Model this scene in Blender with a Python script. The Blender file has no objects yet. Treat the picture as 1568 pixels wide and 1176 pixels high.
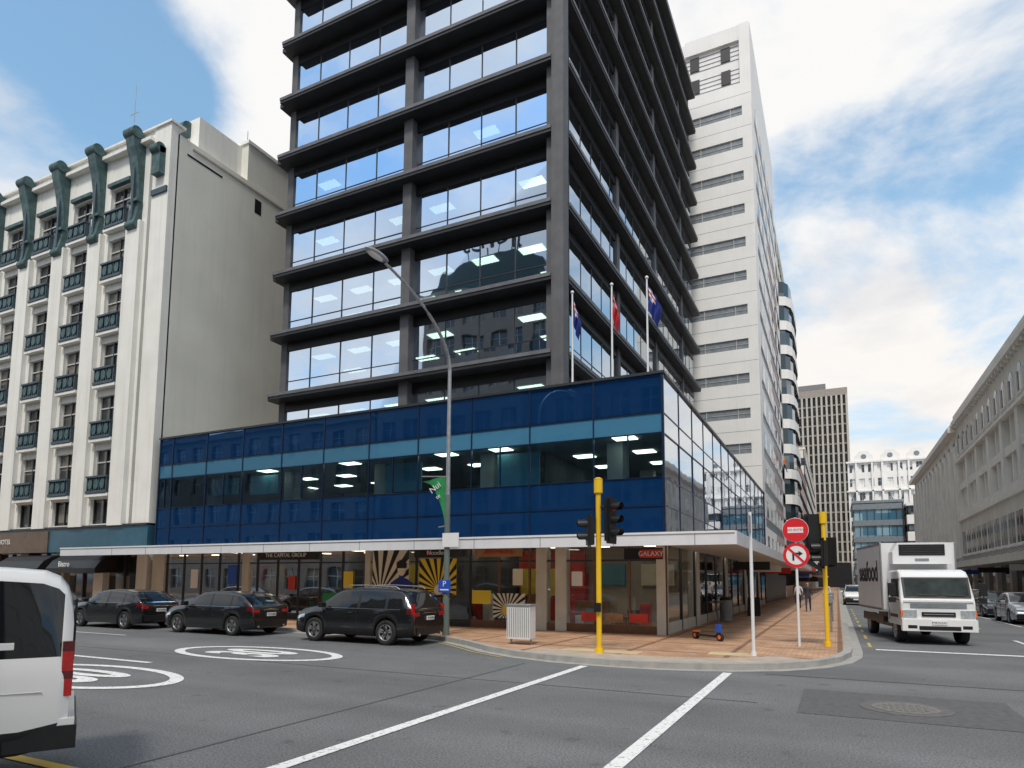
import bpy, math, random
from mathutils import Vector, Matrix
random.seed(4)
R=math.radians
scene=bpy.context.scene
# ------------------------------------------------------------------ materials
M={}
def nmat(name):
    m=bpy.data.materials.new(name); m.use_nodes=True
    nt=m.node_tree; b=nt.nodes['Principled BSDF']; M[name]=m
    return m,nt,b
def N(nt,t,**k):
    n=nt.nodes.new(t)
    for a,v in k.items(): setattr(n,a,v)
    return n
def mat(name,col,rough=.6,metal=0,var=.12,scale=2.,bump=0,bscale=40,coat=0,emit=0,streak=0,spec=.5):
    m,nt,b=nmat(name)
    L=nt.links.new
    tc=N(nt,'ShaderNodeTexCoord')
    no=N(nt,'ShaderNodeTexNoise'); no.inputs['Scale'].default_value=scale; no.inputs['Detail'].default_value=6
    L(tc.outputs['Object'],no.inputs['Vector'])
    mx=N(nt,'ShaderNodeMixRGB')
    mr=N(nt,'ShaderNodeMapRange'); mr.inputs[1].default_value=.3; mr.inputs[2].default_value=.7
    L(no.outputs['Fac'],mr.inputs[0]); L(mr.outputs[0],mx.inputs[0])
    mx.inputs[1].default_value=(*[c*(1-var) for c in col],1)
    mx.inputs[2].default_value=(*[min(1,c*(1+var)) for c in col],1)
    out=mx.outputs[0]
    if streak:
        mp=N(nt,'ShaderNodeMapping'); mp.inputs['Scale'].default_value=(2.2,2.2,.12)
        L(tc.outputs['Object'],mp.inputs[0])
        n2=N(nt,'ShaderNodeTexNoise'); n2.inputs['Scale'].default_value=1.5; n2.inputs['Detail'].default_value=8
        L(mp.outputs[0],n2.inputs['Vector'])
        r2=N(nt,'ShaderNodeMapRange'); r2.inputs[1].default_value=.5; r2.inputs[2].default_value=.8; r2.inputs[4].default_value=streak
        L(n2.outputs['Fac'],r2.inputs[0])
        m2=N(nt,'ShaderNodeMixRGB'); L(r2.outputs[0],m2.inputs[0]); L(out,m2.inputs[1])
        m2.inputs[2].default_value=(col[0]*.45,col[1]*.43,col[2]*.4,1); out=m2.outputs[0]
    L(out,b.inputs['Base Color'])
    b.inputs['Roughness'].default_value=rough; b.inputs['Metallic'].default_value=metal
    b.inputs['Specular IOR Level'].default_value=spec
    if coat: b.inputs['Coat Weight'].default_value=coat; b.inputs['Coat Roughness'].default_value=.03
    if emit:
        b.inputs['Emission Color'].default_value=(*col,1); b.inputs['Emission Strength'].default_value=emit
    if bump:
        n3=N(nt,'ShaderNodeTexNoise'); n3.inputs['Scale'].default_value=bscale; n3.inputs['Detail'].default_value=5
        L(tc.outputs['Object'],n3.inputs['Vector'])
        bp=N(nt,'ShaderNodeBump'); bp.inputs['Strength'].default_value=bump; bp.inputs['Distance'].default_value=.02
        L(n3.outputs['Fac'],bp.inputs['Height']); L(bp.outputs[0],b.inputs['Normal'])
    return m
def glassmat(name,tint,dark,base=.3,refl=(.85,.92,1),trans=.6,wave=.02,fmax=1.0):
    m=bpy.data.materials.new(name); m.use_nodes=True; M[name]=m
    nt=m.node_tree; nt.nodes.clear(); L=nt.links.new
    o=N(nt,'ShaderNodeOutputMaterial')
    tr=N(nt,'ShaderNodeBsdfTransparent'); tr.inputs[0].default_value=(*tint,1)
    df=N(nt,'ShaderNodeBsdfDiffuse'); df.inputs[0].default_value=(*dark,1)
    m1=N(nt,'ShaderNodeMixShader'); m1.inputs[0].default_value=trans; L(df.outputs[0],m1.inputs[1]); L(tr.outputs[0],m1.inputs[2])
    gl=N(nt,'ShaderNodeBsdfGlossy'); gl.inputs['Color'].default_value=(*refl,1); gl.inputs['Roughness'].default_value=.015
    fr=N(nt,'ShaderNodeFresnel'); fr.inputs[0].default_value=1.55
    mr=N(nt,'ShaderNodeMapRange'); mr.inputs[1].default_value=.04; mr.inputs[2].default_value=1; mr.inputs[3].default_value=base; mr.inputs[4].default_value=fmax
    L(fr.outputs[0],mr.inputs[0])
    tc=N(nt,'ShaderNodeTexCoord'); no=N(nt,'ShaderNodeTexNoise'); no.inputs['Scale'].default_value=.7; no.inputs['Detail'].default_value=1
    L(tc.outputs['Object'],no.inputs['Vector'])
    bp=N(nt,'ShaderNodeBump'); bp.inputs['Strength'].default_value=wave; bp.inputs['Distance'].default_value=.3
    L(no.outputs['Fac'],bp.inputs['Height']); L(bp.outputs[0],gl.inputs['Normal'])
    m2=N(nt,'ShaderNodeMixShader'); L(mr.outputs[0],m2.inputs[0]); L(m1.outputs[0],m2.inputs[1]); L(gl.outputs[0],m2.inputs[2])
    L(m2.outputs[0],o.inputs[0]); return m
def winmat(name,dark,light,cell=1.7,frac=.3,rough=.06,spec=.8):
    m,nt,b=nmat(name); L=nt.links.new
    g=N(nt,'ShaderNodeNewGeometry')
    dv=N(nt,'ShaderNodeVectorMath',operation='DIVIDE'); dv.inputs[1].default_value=(cell,cell,cell*.9)
    L(g.outputs['Position'],dv.inputs[0])
    fl=N(nt,'ShaderNodeVectorMath',operation='FLOOR'); L(dv.outputs[0],fl.inputs[0])
    wn=N(nt,'ShaderNodeTexWhiteNoise'); L(fl.outputs[0],wn.inputs['Vector'])
    cr=N(nt,'ShaderNodeValToRGB'); cr.color_ramp.elements[0].position=1-frac-.15; cr.color_ramp.elements[0].color=(*dark,1)
    cr.color_ramp.elements[1].position=1; cr.color_ramp.elements[1].color=(*light,1)
    L(wn.outputs['Value'],cr.inputs[0]); L(cr.outputs[0],b.inputs['Base Color'])
    b.inputs['Roughness'].default_value=rough; b.inputs['Specular IOR Level'].default_value=spec
    return m

mat('white_wall',(.82,.81,.76),.8,var=.05,scale=.7,streak=.25,bump=.15,bscale=12)
mat('cream_flank',(.74,.73,.66),.85,var=.06,scale=.35,streak=.12,bump=.25,bscale=6)
mat('offwhite',(.80,.785,.76),.7,var=.04,scale=.6,streak=.10)
mat('stripe_gray',(.20,.225,.245),.4,var=.2,scale=3)
mat('pink_wall',(.45,.33,.30),.8,var=.1)
mat('slate',(.045,.075,.095),.5,var=.25,scale=6,bump=.3,bscale=20)
mat('verdigris',(.055,.105,.11),.55,var=.4,scale=3,bump=.3,bscale=15)
mat('teal_band',(.03,.10,.15),.35,var=.1)
mat('brown_stone',(.14,.095,.065),.5,var=.2)
mat('black_panel',(.010,.010,.012),.45,var=.3)
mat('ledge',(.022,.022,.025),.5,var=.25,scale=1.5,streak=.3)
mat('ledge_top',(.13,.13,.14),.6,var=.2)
mat('concrete_col',(.11,.11,.118),.7,var=.15,scale=2,streak=.4,bump=.2)
mat('cream_conc',(.66,.63,.56),.8,var=.08,scale=.6,streak=.3)
mat('cream_conc2',(.76,.74,.68),.8,var=.06,scale=.6,streak=.25)
mat('shop_pier',(.60,.57,.50),.7,var=.08,streak=.2)
mat('beige',(.46,.43,.37),.8,var=.1,streak=.3)
mat('rib_brown',(.30,.265,.235),.8,var=.1)
mat('back_wall',(.20,.19,.18),.8,var=.1)
mat('canopy_white',(.72,.73,.77),.45,var=.04,streak=.12)
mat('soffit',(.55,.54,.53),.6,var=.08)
mat('frame_dark',(.03,.032,.036),.4,var=.1)
mat('frame_blue',(.006,.016,.045),.3,var=.1)
mat('frame_light',(.55,.55,.53),.5,var=.05)
mat('frame_brown',(.16,.075,.04),.5,var=.2)
mat('interior_wall',(.38,.40,.41),.9,var=.1)
mat('shop_wall',(.50,.44,.36),.9,var=.2,scale=1.2)
mat('interior_dark',(.07,.08,.09),.9,var=.2)
mat('partition_teal',(.10,.30,.38),.6,var=.1)
mat('ceiling',(.30,.31,.31),.9,var=.05)
mat('shop_floor',(.28,.23,.18),.4,var=.2)
mat('wood',(.38,.21,.10),.5,var=.25,scale=5)
mat('lamp_panel',(1,.88,.64),.5,var=0,emit=5.0)
mat('kerb',(.36,.35,.33),.85,var=.15,scale=4,bump=.3)
mat('roof_gray',(.2,.2,.2),.9)
mat('roof_teal',(.03,.07,.08),.5,var=.2)
mat('seam',(.09,.09,.09),.9)
mat('patch',(.105,.108,.11),.85,var=.18,scale=9,bump=.4,bscale=70)
mat('yellow_paint',(.85,.52,.01),.5,var=.05)
mat('faded_yellow',(.48,.38,.12),.7,var=.3,scale=12)
mat('galv',(.36,.37,.38),.45,metal=.6,var=.15,scale=8)
mat('lamp_green',(.12,.16,.15),.5,var=.15)
mat('white_metal',(.76,.77,.78),.4,var=.04)
mat('black_plastic',(.012,.012,.013),.4,var=.1)
mat('windscreen',(.02,.03,.03),.12,var=.5,scale=3,spec=.35)
mat('red_sign',(.68,.015,.025),.35,var=.04)
mat('white_sign',(.8,.8,.8),.35,var=.03)
mat('blue_sign',(.02,.09,.50),.4,var=.04)
mat('green_flag',(.02,.26,.08),.7,var=.15)
mat('blue_flag',(.015,.035,.24),.7,var=.15)
mat('red_flag',(.60,.03,.04),.7,var=.15)
mat('yellow_poster',(.85,.62,.05),.5,var=.05)
mat('cream_poster',(.78,.73,.58),.5,var=.05)
mat('red_poster',(.62,.05,.03),.5,var=.2)
mat('black_paint',(.005,.006,.008),.25,var=.05,coat=.8)
mat('silver_paint',(.42,.44,.46),.3,metal=.6,var=.04,coat=1)
mat('white_paint',(.80,.80,.79),.28,var=.03,scale=1.2,coat=.8)
mat('darkgrey_paint',(.03,.034,.04),.25,var=.05,coat=1)
mat('car_glass',(.008,.010,.012),.04,var=.1,spec=.6)
mat('tyre',(.018,.018,.018),.85,var=.2,bump=.3)
mat('alloy',(.42,.43,.44),.35,metal=.8,var=.08)
mat('tail_red',(.45,.008,.008),.12,var=.2,scale=20,coat=1)
mat('tail_dark',(.10,.004,.005),.12,var=.2,scale=20,coat=1)
mat('head_lamp',(.62,.66,.70),.08,metal=.5,var=.3,scale=15,coat=1)
mat('chrome',(.6,.6,.62),.15,metal=1,var=.02)
mat('box_white',(.74,.75,.76),.45,var=.04,scale=.8,streak=.12)
mat('orange',(.85,.16,.02),.7,var=.1)
mat('denim',(.03,.05,.09),.8,var=.2)
mat('skin',(.45,.27,.19),.6,var=.05)
mat('hair',(.03,.02,.015),.7)
mat('shirt_white',(.6,.6,.6),.8)
mat('shirt_dark',(.04,.04,.05),.8)
mat('iron',(.20,.19,.175),.6,metal=.2,var=.3,scale=30,bump=.4,bscale=60)
mat('manhole_rim',(.13,.125,.12),.8,var=.2,scale=8)
mat('tactile',(.55,.44,.26),.8,var=.12,bump=.3)
mat('apron',(.44,.37,.30),.85,var=.15,scale=3,bump=.3)
winmat('win_left',(.025,.028,.03),(.22,.20,.16),1.1,.22)
winmat('win_far',(.02,.035,.045),(.20,.23,.25),1.9,.25)
winmat('win_dark',(.012,.014,.016),(.05,.05,.05),1.9,.3,spec=.3)
winmat('win_cream',(.03,.03,.03),(.16,.15,.13),2.2,.25)
winmat('win_blue',(.04,.14,.22),(.25,.42,.50),2.5,.5,.1)
winmat('win_back',(.03,.05,.08),(.25,.24,.2),2.0,.25)
glassmat('tower_glass',(.38,.60,.72),(.004,.010,.02),base=.48,refl=(.66,.79,.96),trans=.92,fmax=.9)
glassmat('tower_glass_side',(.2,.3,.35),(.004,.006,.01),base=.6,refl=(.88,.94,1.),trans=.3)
glassmat('clear_glass',(.42,.64,.76),(.004,.01,.02),base=.06,refl=(.55,.78,1.),trans=.96,fmax=.22)
glassmat('shop_glass',(.85,.87,.87),(.004,.005,.006),base=.09,refl=(.95,.97,1.),trans=.97,fmax=.7)
glassmat('spandrel_glass',(0,0,0),(.004,.028,.095),base=.12,refl=(.30,.58,1.),trans=0,wave=.01,fmax=.32)
glassmat('transom_glass',(.1,.2,.3),(.06,.21,.35),base=.14,refl=(.6,.85,1.),trans=.05,fmax=.35)
glassmat('side_bright_glass',(0,0,0),(.02,.05,.11),base=.66,refl=(.90,.95,1.),trans=0,wave=.01)  # bright sky reflection put into the tint: whiter, stronger copy of the front panes

# asphalt
m,nt,b=nmat('asphalt'); L=nt.links.new
tc=N(nt,'ShaderNodeTexCoord')
n1=N(nt,'ShaderNodeTexNoise'); n1.inputs['Scale'].default_value=.35; n1.inputs['Detail'].default_value=8; n1.inputs['Roughness'].default_value=.65
n2=N(nt,'ShaderNodeTexNoise'); n2.inputs['Scale'].default_value=38; n2.inputs['Detail'].default_value=5; n2.inputs['Roughness'].default_value=.7
n4=N(nt,'ShaderNodeTexVoronoi'); n4.inputs['Scale'].default_value=70
for n in (n1,n2,n4): L(tc.outputs['Object'],n.inputs['Vector'])
c1=N(nt,'ShaderNodeValToRGB'); c1.color_ramp.elements[0].position=.3; c1.color_ramp.elements[0].color=(.130,.134,.138,1); c1.color_ramp.elements[1].position=.7; c1.color_ramp.elements[1].color=(.185,.190,.195,1)
L(n1.outputs['Fac'],c1.inputs[0])
c2=N(nt,'ShaderNodeValToRGB'); c2.color_ramp.elements[0].position=.35; c2.color_ramp.elements[0].color=(.42,.42,.42,1); c2.color_ramp.elements[1].position=.65; c2.color_ramp.elements[1].color=(1.5,1.5,1.5,1)
L(n2.outputs['Fac'],c2.inputs[0])
mu=N(nt,'ShaderNodeMixRGB',blend_type='MULTIPLY'); mu.inputs[0].default_value=1; L(c1.outputs[0],mu.inputs[1]); L(c2.outputs[0],mu.inputs[2])
mp=N(nt,'ShaderNodeMapping'); mp.inputs['Scale'].default_value=(.03,.55,1); L(tc.outputs['Object'],mp.inputs[0])
nb_=N(nt,'ShaderNodeTexNoise'); nb_.inputs['Scale'].default_value=1; nb_.inputs['Detail'].default_value=3; L(mp.outputs[0],nb_.inputs['Vector'])
cr=N(nt,'ShaderNodeMapRange'); cr.inputs[1].default_value=.35; cr.inputs[2].default_value=.65; cr.inputs[3].default_value=.84; cr.inputs[4].default_value=1.1
L(nb_.outputs['Fac'],cr.inputs[0])
mu2=N(nt,'ShaderNodeMixRGB',blend_type='MULTIPLY'); mu2.inputs[0].default_value=1; L(mu.outputs[0],mu2.inputs[1]); L(cr.outputs[0],mu2.inputs[2])
# sparse small stains
ns=N(nt,'ShaderNodeTexNoise'); ns.inputs['Scale'].default_value=2.3; ns.inputs['Detail'].default_value=3; L(tc.outputs['Object'],ns.inputs['Vector'])
sr=N(nt,'ShaderNodeMapRange'); sr.inputs[1].default_value=.64; sr.inputs[2].default_value=.72; sr.inputs[3].default_value=1; sr.inputs[4].default_value=.72; L(ns.outputs['Fac'],sr.inputs[0])
mu3=N(nt,'ShaderNodeMixRGB',blend_type='MULTIPLY'); mu3.inputs[0].default_value=1; L(mu2.outputs[0],mu3.inputs[1]); L(sr.outputs[0],mu3.inputs[2])
L(mu3.outputs[0],b.inputs['Base Color']); b.inputs['Roughness'].default_value=.8
bp=N(nt,'ShaderNodeBump'); bp.inputs['Strength'].default_value=.5; bp.inputs['Distance'].default_value=.01
L(n4.outputs['Distance'],bp.inputs['Height']); L(bp.outputs[0],b.inputs['Normal'])
# worn road paint
m,nt,b=nmat('road_paint'); L=nt.links.new
tc=N(nt,'ShaderNodeTexCoord'); n1=N(nt,'ShaderNodeTexNoise'); n1.inputs['Scale'].default_value=14; n1.inputs['Detail'].default_value=9; n1.inputs['Roughness'].default_value=.75
L(tc.outputs['Object'],n1.inputs['Vector'])
c1=N(nt,'ShaderNodeValToRGB'); c1.color_ramp.elements[0].position=.36; c1.color_ramp.elements[0].color=(.24,.24,.24,1); c1.color_ramp.elements[1].position=.48; c1.color_ramp.elements[1].color=(.80,.80,.79,1)
L(n1.outputs['Fac'],c1.inputs[0]); L(c1.outputs[0],b.inputs['Base Color']); b.inputs['Roughness'].default_value=.7
# brick paving
m,nt,b=nmat('brick_paving'); L=nt.links.new
tc=N(nt,'ShaderNodeTexCoord')
br=N(nt,'ShaderNodeTexBrick'); br.inputs['Scale'].default_value=1; br.inputs['Brick Width'].default_value=.24; br.inputs['Row Height'].default_value=.12; br.inputs['Mortar Size'].default_value=.008
br.inputs['Color1'].default_value=(.50,.27,.15,1); br.inputs['Color2'].default_value=(.64,.41,.26,1); br.inputs['Mortar'].default_value=(.27,.18,.12,1)
L(tc.outputs['Object'],br.inputs['Vector'])
b2=N(nt,'ShaderNodeTexBrick'); b2.offset=0; b2.inputs['Scale'].default_value=1; b2.inputs['Brick Width'].default_value=2.4; b2.inputs['Row Height'].default_value=2.4; b2.inputs['Mortar Size'].default_value=.07
b2.inputs['Color1'].default_value=(1,1,1,1); b2.inputs['Color2'].default_value=(.9,.9,.9,1); b2.inputs['Mortar'].default_value=(.45,.42,.42,1)
L(tc.outputs['Object'],b2.inputs['Vector'])
mu=N(nt,'ShaderNodeMixRGB',blend_type='MULTIPLY'); mu.inputs[0].default_value=1; L(br.outputs[0],mu.inputs[1]); L(b2.outputs[0],mu.inputs[2])
n1=N(nt,'ShaderNodeTexNoise'); n1.inputs['Scale'].default_value=.9; n1.inputs['Detail'].default_value=7
L(tc.outputs['Object'],n1.inputs['Vector'])
c1=N(nt,'ShaderNodeValToRGB'); c1.color_ramp.elements[0].position=.3; c1.color_ramp.elements[0].color=(.72,.72,.72,1); c1.color_ramp.elements[1].position=.7; c1.color_ramp.elements[1].color=(1.1,1.1,1.1,1)
L(n1.outputs['Fac'],c1.inputs[0])
mu2=N(nt,'ShaderNodeMixRGB',blend_type='MULTIPLY'); mu2.inputs[0].default_value=1; L(mu.outputs[0],mu2.inputs[1]); L(c1.outputs[0],mu2.inputs[2])
L(mu2.outputs[0],b.inputs['Base Color']); b.inputs['Roughness'].default_value=.75

# ------------------------------------------------------------------ mesh builder
class Frame:
    def __init__(s,o,u,n): s.o=Vector(o); s.u=Vector(u); s.n=Vector(n)
    def p(s,u,v,w): return s.o+s.u*u+s.n*w+Vector((0,0,v))
class MB:
    def __init__(s): s.v=[];s.f=[];s.m=[];s.s=[]
    def add(s,vs,fs,mt,sm=False):
        o=len(s.v); s.v+=[tuple(v) for v in vs]
        for f in fs: s.f.append([o+i for i in f]); s.m.append(mt); s.s.append(sm)
    def box(s,x0,x1,y0,y1,z0,z1,mt):
        x0,x1=min(x0,x1),max(x0,x1);y0,y1=min(y0,y1),max(y0,y1);z0,z1=min(z0,z1),max(z0,z1)
        s.add([(x0,y0,z0),(x1,y0,z0),(x1,y1,z0),(x0,y1,z0),(x0,y0,z1),(x1,y0,z1),(x1,y1,z1),(x0,y1,z1)],
          [(0,3,2,1),(4,5,6,7),(0,1,5,4),(1,2,6,5),(2,3,7,6),(3,0,4,7)],mt)
    def fbox(s,F,u0,u1,v0,v1,w0,w1,mt):
        P=[F.p(u,v,w) for v in (v0,v1) for u,w in ((u0,w0),(u1,w0),(u1,w1),(u0,w1))]
        s.add(P,[(0,3,2,1),(4,5,6,7),(0,1,5,4),(1,2,6,5),(2,3,7,6),(3,0,4,7)],mt)
    def pane(s,F,u0,u1,v0,v1,w,mt,j=.004):
        r=lambda:random.uniform(-j,j)
        a,b_,c=r(),r(),r(); d=a+c-b_
        s.add([F.p(u0,v0,w+a),F.p(u1,v0,w+b_),F.p(u1,v1,w+c),F.p(u0,v1,w+d)],[(0,1,2,3)],mt)
    def quad(s,a,b,c,d,mt): s.add([a,b,c,d],[(0,1,2,3)],mt)
    def cyl(s,p0,p1,r0,r1,mt,n=14,sm=True):
        p0=Vector(p0);p1=Vector(p1);d=(p1-p0).normalized()
        a=d.orthogonal().normalized();c=d.cross(a)
        V=[];
        for p,r in((p0,r0),(p1,r1)):
            for i in range(n):
                t=2*math.pi*i/n; V.append(p+a*math.cos(t)*r+c*math.sin(t)*r)
        s.add(V,[(i,(i+1)%n,n+(i+1)%n,n+i) for i in range(n)],mt,sm)
        s.add(V,[tuple(range(n-1,-1,-1)),tuple(range(n,2*n))],mt,False)
    def tube(s,pts,r,mt,n=10):
        pts=[Vector(p) for p in pts]; V=[]
        for i,p in enumerate(pts):
            d=(pts[min(i+1,len(pts)-1)]-pts[max(i-1,0)]).normalized()
            ref=Vector((0,1,0)) if abs(d.y)<.9 else Vector((1,0,0))
            a=d.cross(ref).normalized(); c=d.cross(a)
            rr=r[i] if isinstance(r,(list,tuple)) else r
            for k in range(n):
                t=2*math.pi*k/n; V.append(p+a*math.cos(t)*rr+c*math.sin(t)*rr)
        F=[(i*n+k,i*n+(k+1)%n,(i+1)*n+(k+1)%n,(i+1)*n+k) for i in range(len(pts)-1) for k in range(n)]
        s.add(V,F,mt,True)
    def fprism(s,F,poly,w0,w1,mt,sm=False):
        n=len(poly); V=[F.p(u,v,w0) for u,v in poly]+[F.p(u,v,w1) for u,v in poly]
        s.add(V,[tuple(range(n-1,-1,-1)),tuple(range(n,2*n))]+[(i,(i+1)%n,n+(i+1)%n,n+i) for i in range(n)],mt,sm)
    def zprism(s,poly,z0,z1,mt):
        n=len(poly); V=[(x,y,z0) for x,y in poly]+[(x,y,z1) for x,y in poly]
        s.add(V,[tuple(range(n,2*n))]+[(i,(i+1)%n,n+(i+1)%n,n+i) for i in range(n)],mt)
    def sphere(s,c,r,mt,n=10,sc=(1,1,1)):
        V=[];F=[]
        for i in range(n+1):
            a=math.pi*i/n
            for k in range(n*2):
                t=math.pi*k/n; V.append((c[0]+r*sc[0]*math.sin(a)*math.cos(t),c[1]+r*sc[1]*math.sin(a)*math.sin(t),c[2]+r*sc[2]*math.cos(a)))
        m2=n*2
        for i in range(n):
            for k in range(m2): F.append((i*m2+k,(i+1)*m2+k,(i+1)*m2+(k+1)%m2,i*m2+(k+1)%m2))
        s.add(V,F,mt,True)
    def obj(s,name,parent=None,bevel=0):
        me=bpy.data.meshes.new(name); me.from_pydata(s.v,[],s.f)
        names=list(dict.fromkeys(s.m))
        for n in names: me.materials.append(M[n])
        ix={n:i for i,n in enumerate(names)}
        me.polygons.foreach_set('material_index',[ix[m] for m in s.m])
        me.polygons.foreach_set('use_smooth',s.s); me.update()
        o=bpy.data.objects.new(name,me); scene.collection.objects.link(o)
        if parent: o.parent=parent
        if bevel:
            bm=o.modifiers.new('bevel','BEVEL'); bm.width=bevel; bm.segments=2; bm.limit_method='ANGLE'; bm.angle_limit=R(50)
        return o
class G:
    def __init__(s,name,loc=(0,0,0),rot=0):
        s.e=bpy.data.objects.new(name,None); scene.collection.objects.link(s.e)
        s.e.location=loc; s.e.rotation_euler=(0,0,rot); s.parts={}
    def __getitem__(s,k):
        if k not in s.parts: s.parts[k]=MB()
        return s.parts[k]
    def done(s,**bv):
        for k,mb in s.parts.items(): mb.obj(k,s.e,bv.get(k,0))
        return s.e
def text(body,size,loc,rot,mt,parent,name='lettering',ext=.01,align='CENTER'):
    c=bpy.data.curves.new(name,'FONT'); c.body=body; c.size=size; c.extrude=ext; c.align_x=align; c.align_y='CENTER'
    c.materials.append(M[mt]); o=bpy.data.objects.new(name,c); scene.collection.objects.link(o)
    o.location=loc; o.rotation_euler=rot; o.parent=parent; return o
FR=(R(90),0,0)
RS=(R(90),0,R(90))

def facade(wm,gm,F,L_,z0,nf,fh,nb,ww,wh,sill,wall,glass,frame,depth=.25,mull=1,ztop=None,u0=0):
    bay=L_/nb; top=z0+nf*fh if ztop is None else ztop
    for i in range(nb+1):
        a=u0+(i*bay-(bay-ww)/2 if i>0 else 0); c=u0+(i*bay+(bay-ww)/2 if i<nb else L_)
        wm.fbox(F,a,c,z0,top,-depth-.05,0,wall)
    for i in range(nb):
        a=u0+i*bay+(bay-ww)/2; c=a+ww
        z=z0
        for k in range(nf):
            b0=z0+k*fh+sill
            wm.fbox(F,a,c,z,b0,-depth-.05,-.02,wall); z=b0+wh
            gm.pane(F,a,c,b0,b0+wh,-depth,glass)
            for q in range(1,mull+1):
                uu=a+ww*q/(mull+1); gm.fbox(F,uu-.03,uu+.03,b0,b0+wh,-depth+.006,-depth+.06,frame)
            gm.fbox(F,a,c,b0+wh*.62,b0+wh*.62+.05,-depth+.004,-depth+.05,frame)
        wm.fbox(F,a,c,z,top,-depth-.05,-.02,wall)

# ------------------------------------------------------------------ ground, road, footpaths
g=MB(); g.box(-2500,2500,-2500,2500,-.5,0,'asphalt'); g.obj('ground')
def offset(poly,d):
    out=[]
    for i,p in enumerate(poly):
        a=Vector(poly[max(i-1,0)]);c=Vector(poly[min(i+1,len(poly)-1)])
        t=(c-a).normalized(); n=Vector((-t.y,t.x)); out.append((p[0]+n.x*d,p[1]+n.y*d))
    return out
corner=[(-160,17.7),(-11.6,17.7),(-10.6,17.3),(-9.6,16.6),(-8.4,15.6),(-7.2,14.9),(-6,14.5),(-4.6,14.35),(-3.4,14.45),(-2.2,14.85),(-1.2,15.5),(-.5,16.4),(0,17.6),(.25,19),(.3,20.5),(.3,400)]
def strip(mb,A,B,z,mt):
    V=[(x,y,z) for x,y in A]+[(x,y,z) for x,y in B]; n=len(A)
    mb.add(V,[(i,i+1,n+i+1,n+i) for i in range(n-1)],mt)
def footpath(name,outer,rest):
    G0=G(name); inner=offset(outer,.2)
    k=G0['kerb']
    strip(k,outer,inner,.135,'kerb')
    V=[(x,y,0) for x,y in outer]+[(x,y,.135) for x,y in outer]; n=len(outer)
    k.add(V,[(i,i+1,n+i+1,n+i) for i in range(n-1)],'kerb')
    ch=offset(outer,-.25); strip(k,ch,outer,.004,'kerb')
    G0['paving'].zprism(inner+rest,0,.131,'brick_paving')
    G0.done()
footpath('footpath',corner,[(-30,400),(-30,60),(-160,60)])
footpath('footpath',[(9.2,400),(9.2,20.5),(9.6,19),(10.6,18),(12,17.7),(160,17.7)],[(160,60),(60,60),(60,400)])
footpath('footpath',[(-1.5,-160),(-1.6,-5),(-2.4,-3.6),(-4,-3),(-160,-3)],[(-160,-160)])
footpath('footpath',[(160,-3),(13,-3),(10.6,-3.6),(9.4,-5),(9.2,-160)],[(160,-160)])
tp=MB()
strip(tp,offset(corner[5:12],.21),offset(corner[5:12],1.1),.1345,'apron')
tp.box(-6.4,-4.4,15.7,16.3,.1,.139,'tactile'); tp.box(-2.9,-1.9,16.6,17.2,.1,.139,'tactile'); tp.obj('tactile_paving')

rm=G('road_markings'); q=rm['paint']; Z=.010
def line(x0,x1,y0,y1,mt='road_paint',z=Z): q.quad((x0,y0,z),(x1,y0,z),(x1,y1,z),(x0,y1,z),mt)
line(-5.2,-5.02,-2,14.0); line(-2.2,-2.02,-2,14.4)
line(-60,-13.8,9.7,9.85)
def ring(cx,cy,rx,ry,w):
    n=48; A=[];B=[]
    for i in range(n+1):
        t=2*math.pi*i/n; A.append((cx+rx*math.cos(t),cy+ry*math.sin(t))); B.append((cx+(rx-w*1.5)*math.cos(t),cy+(ry-w)*math.sin(t)))
    strip(q,B,A,Z,'road_paint')
for cy in (12.3,7.9): ring(-13.3,cy,2.6,1.25,.2)
for j in range(7): line(-60+j*6,-57+j*6,13.9,14.0)
for y in range(9): line(5.1,5.22,24+y*9,27+y*9)
line(.9,8.8,21.2,21.5)
for y in range(4): line(7.0,7.1,29+y*6.2,34+y*6.2)
line(-1.4,12,14.6,14.68,'seam',.005)
line(-6.5,-6.46,4,13.8,'seam',.005); line(-30,-1.2,11.15,11.18,'seam',.0055)
line(-.6,2.3,10.6,13.0,'patch',.0045); line(1.6,8,6.0,6.9,'patch',.0045)
q.add([(-12,4.0,Z),(-6.3,4.0,Z),(-6.3,4.14,Z),(-12,4.14,Z)],[(0,1,2,3)],'yellow_paint')
yo=offset(corner,-.40); yi=offset(corner,-.47)
strip(q,yo[2:6],yi[2:6],Z,'faded_yellow')
for j in range(10): line(.75,.84,22+j*3.2,23.6+j*3.2,'faded_yellow')
e=rm.done()
for cy in (12.3,7.9):
    t=text('30',1.35,(-13.3,cy,.011),(0,0,R(90)),'road_paint',e,ext=0); t.scale=(.9,2.3,1); t.data.offset=.05
mh=MB()
mh.cyl((.85,11.7,.005),(.85,11.7,.012),.62,.62,'manhole_rim',32); mh.cyl((.85,11.7,.012),(.85,11.7,.018),.45,.45,'iron',32)
for i in range(-4,5):
    for j in range(-4,5):
        if i*i+j*j<17: mh.box(.85+i*.09-.03,.85+i*.09+.03,11.7+j*.09-.03,11.7+j*.09+.03,.018,.026,'iron')
mh.obj('manhole_cover')

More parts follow.
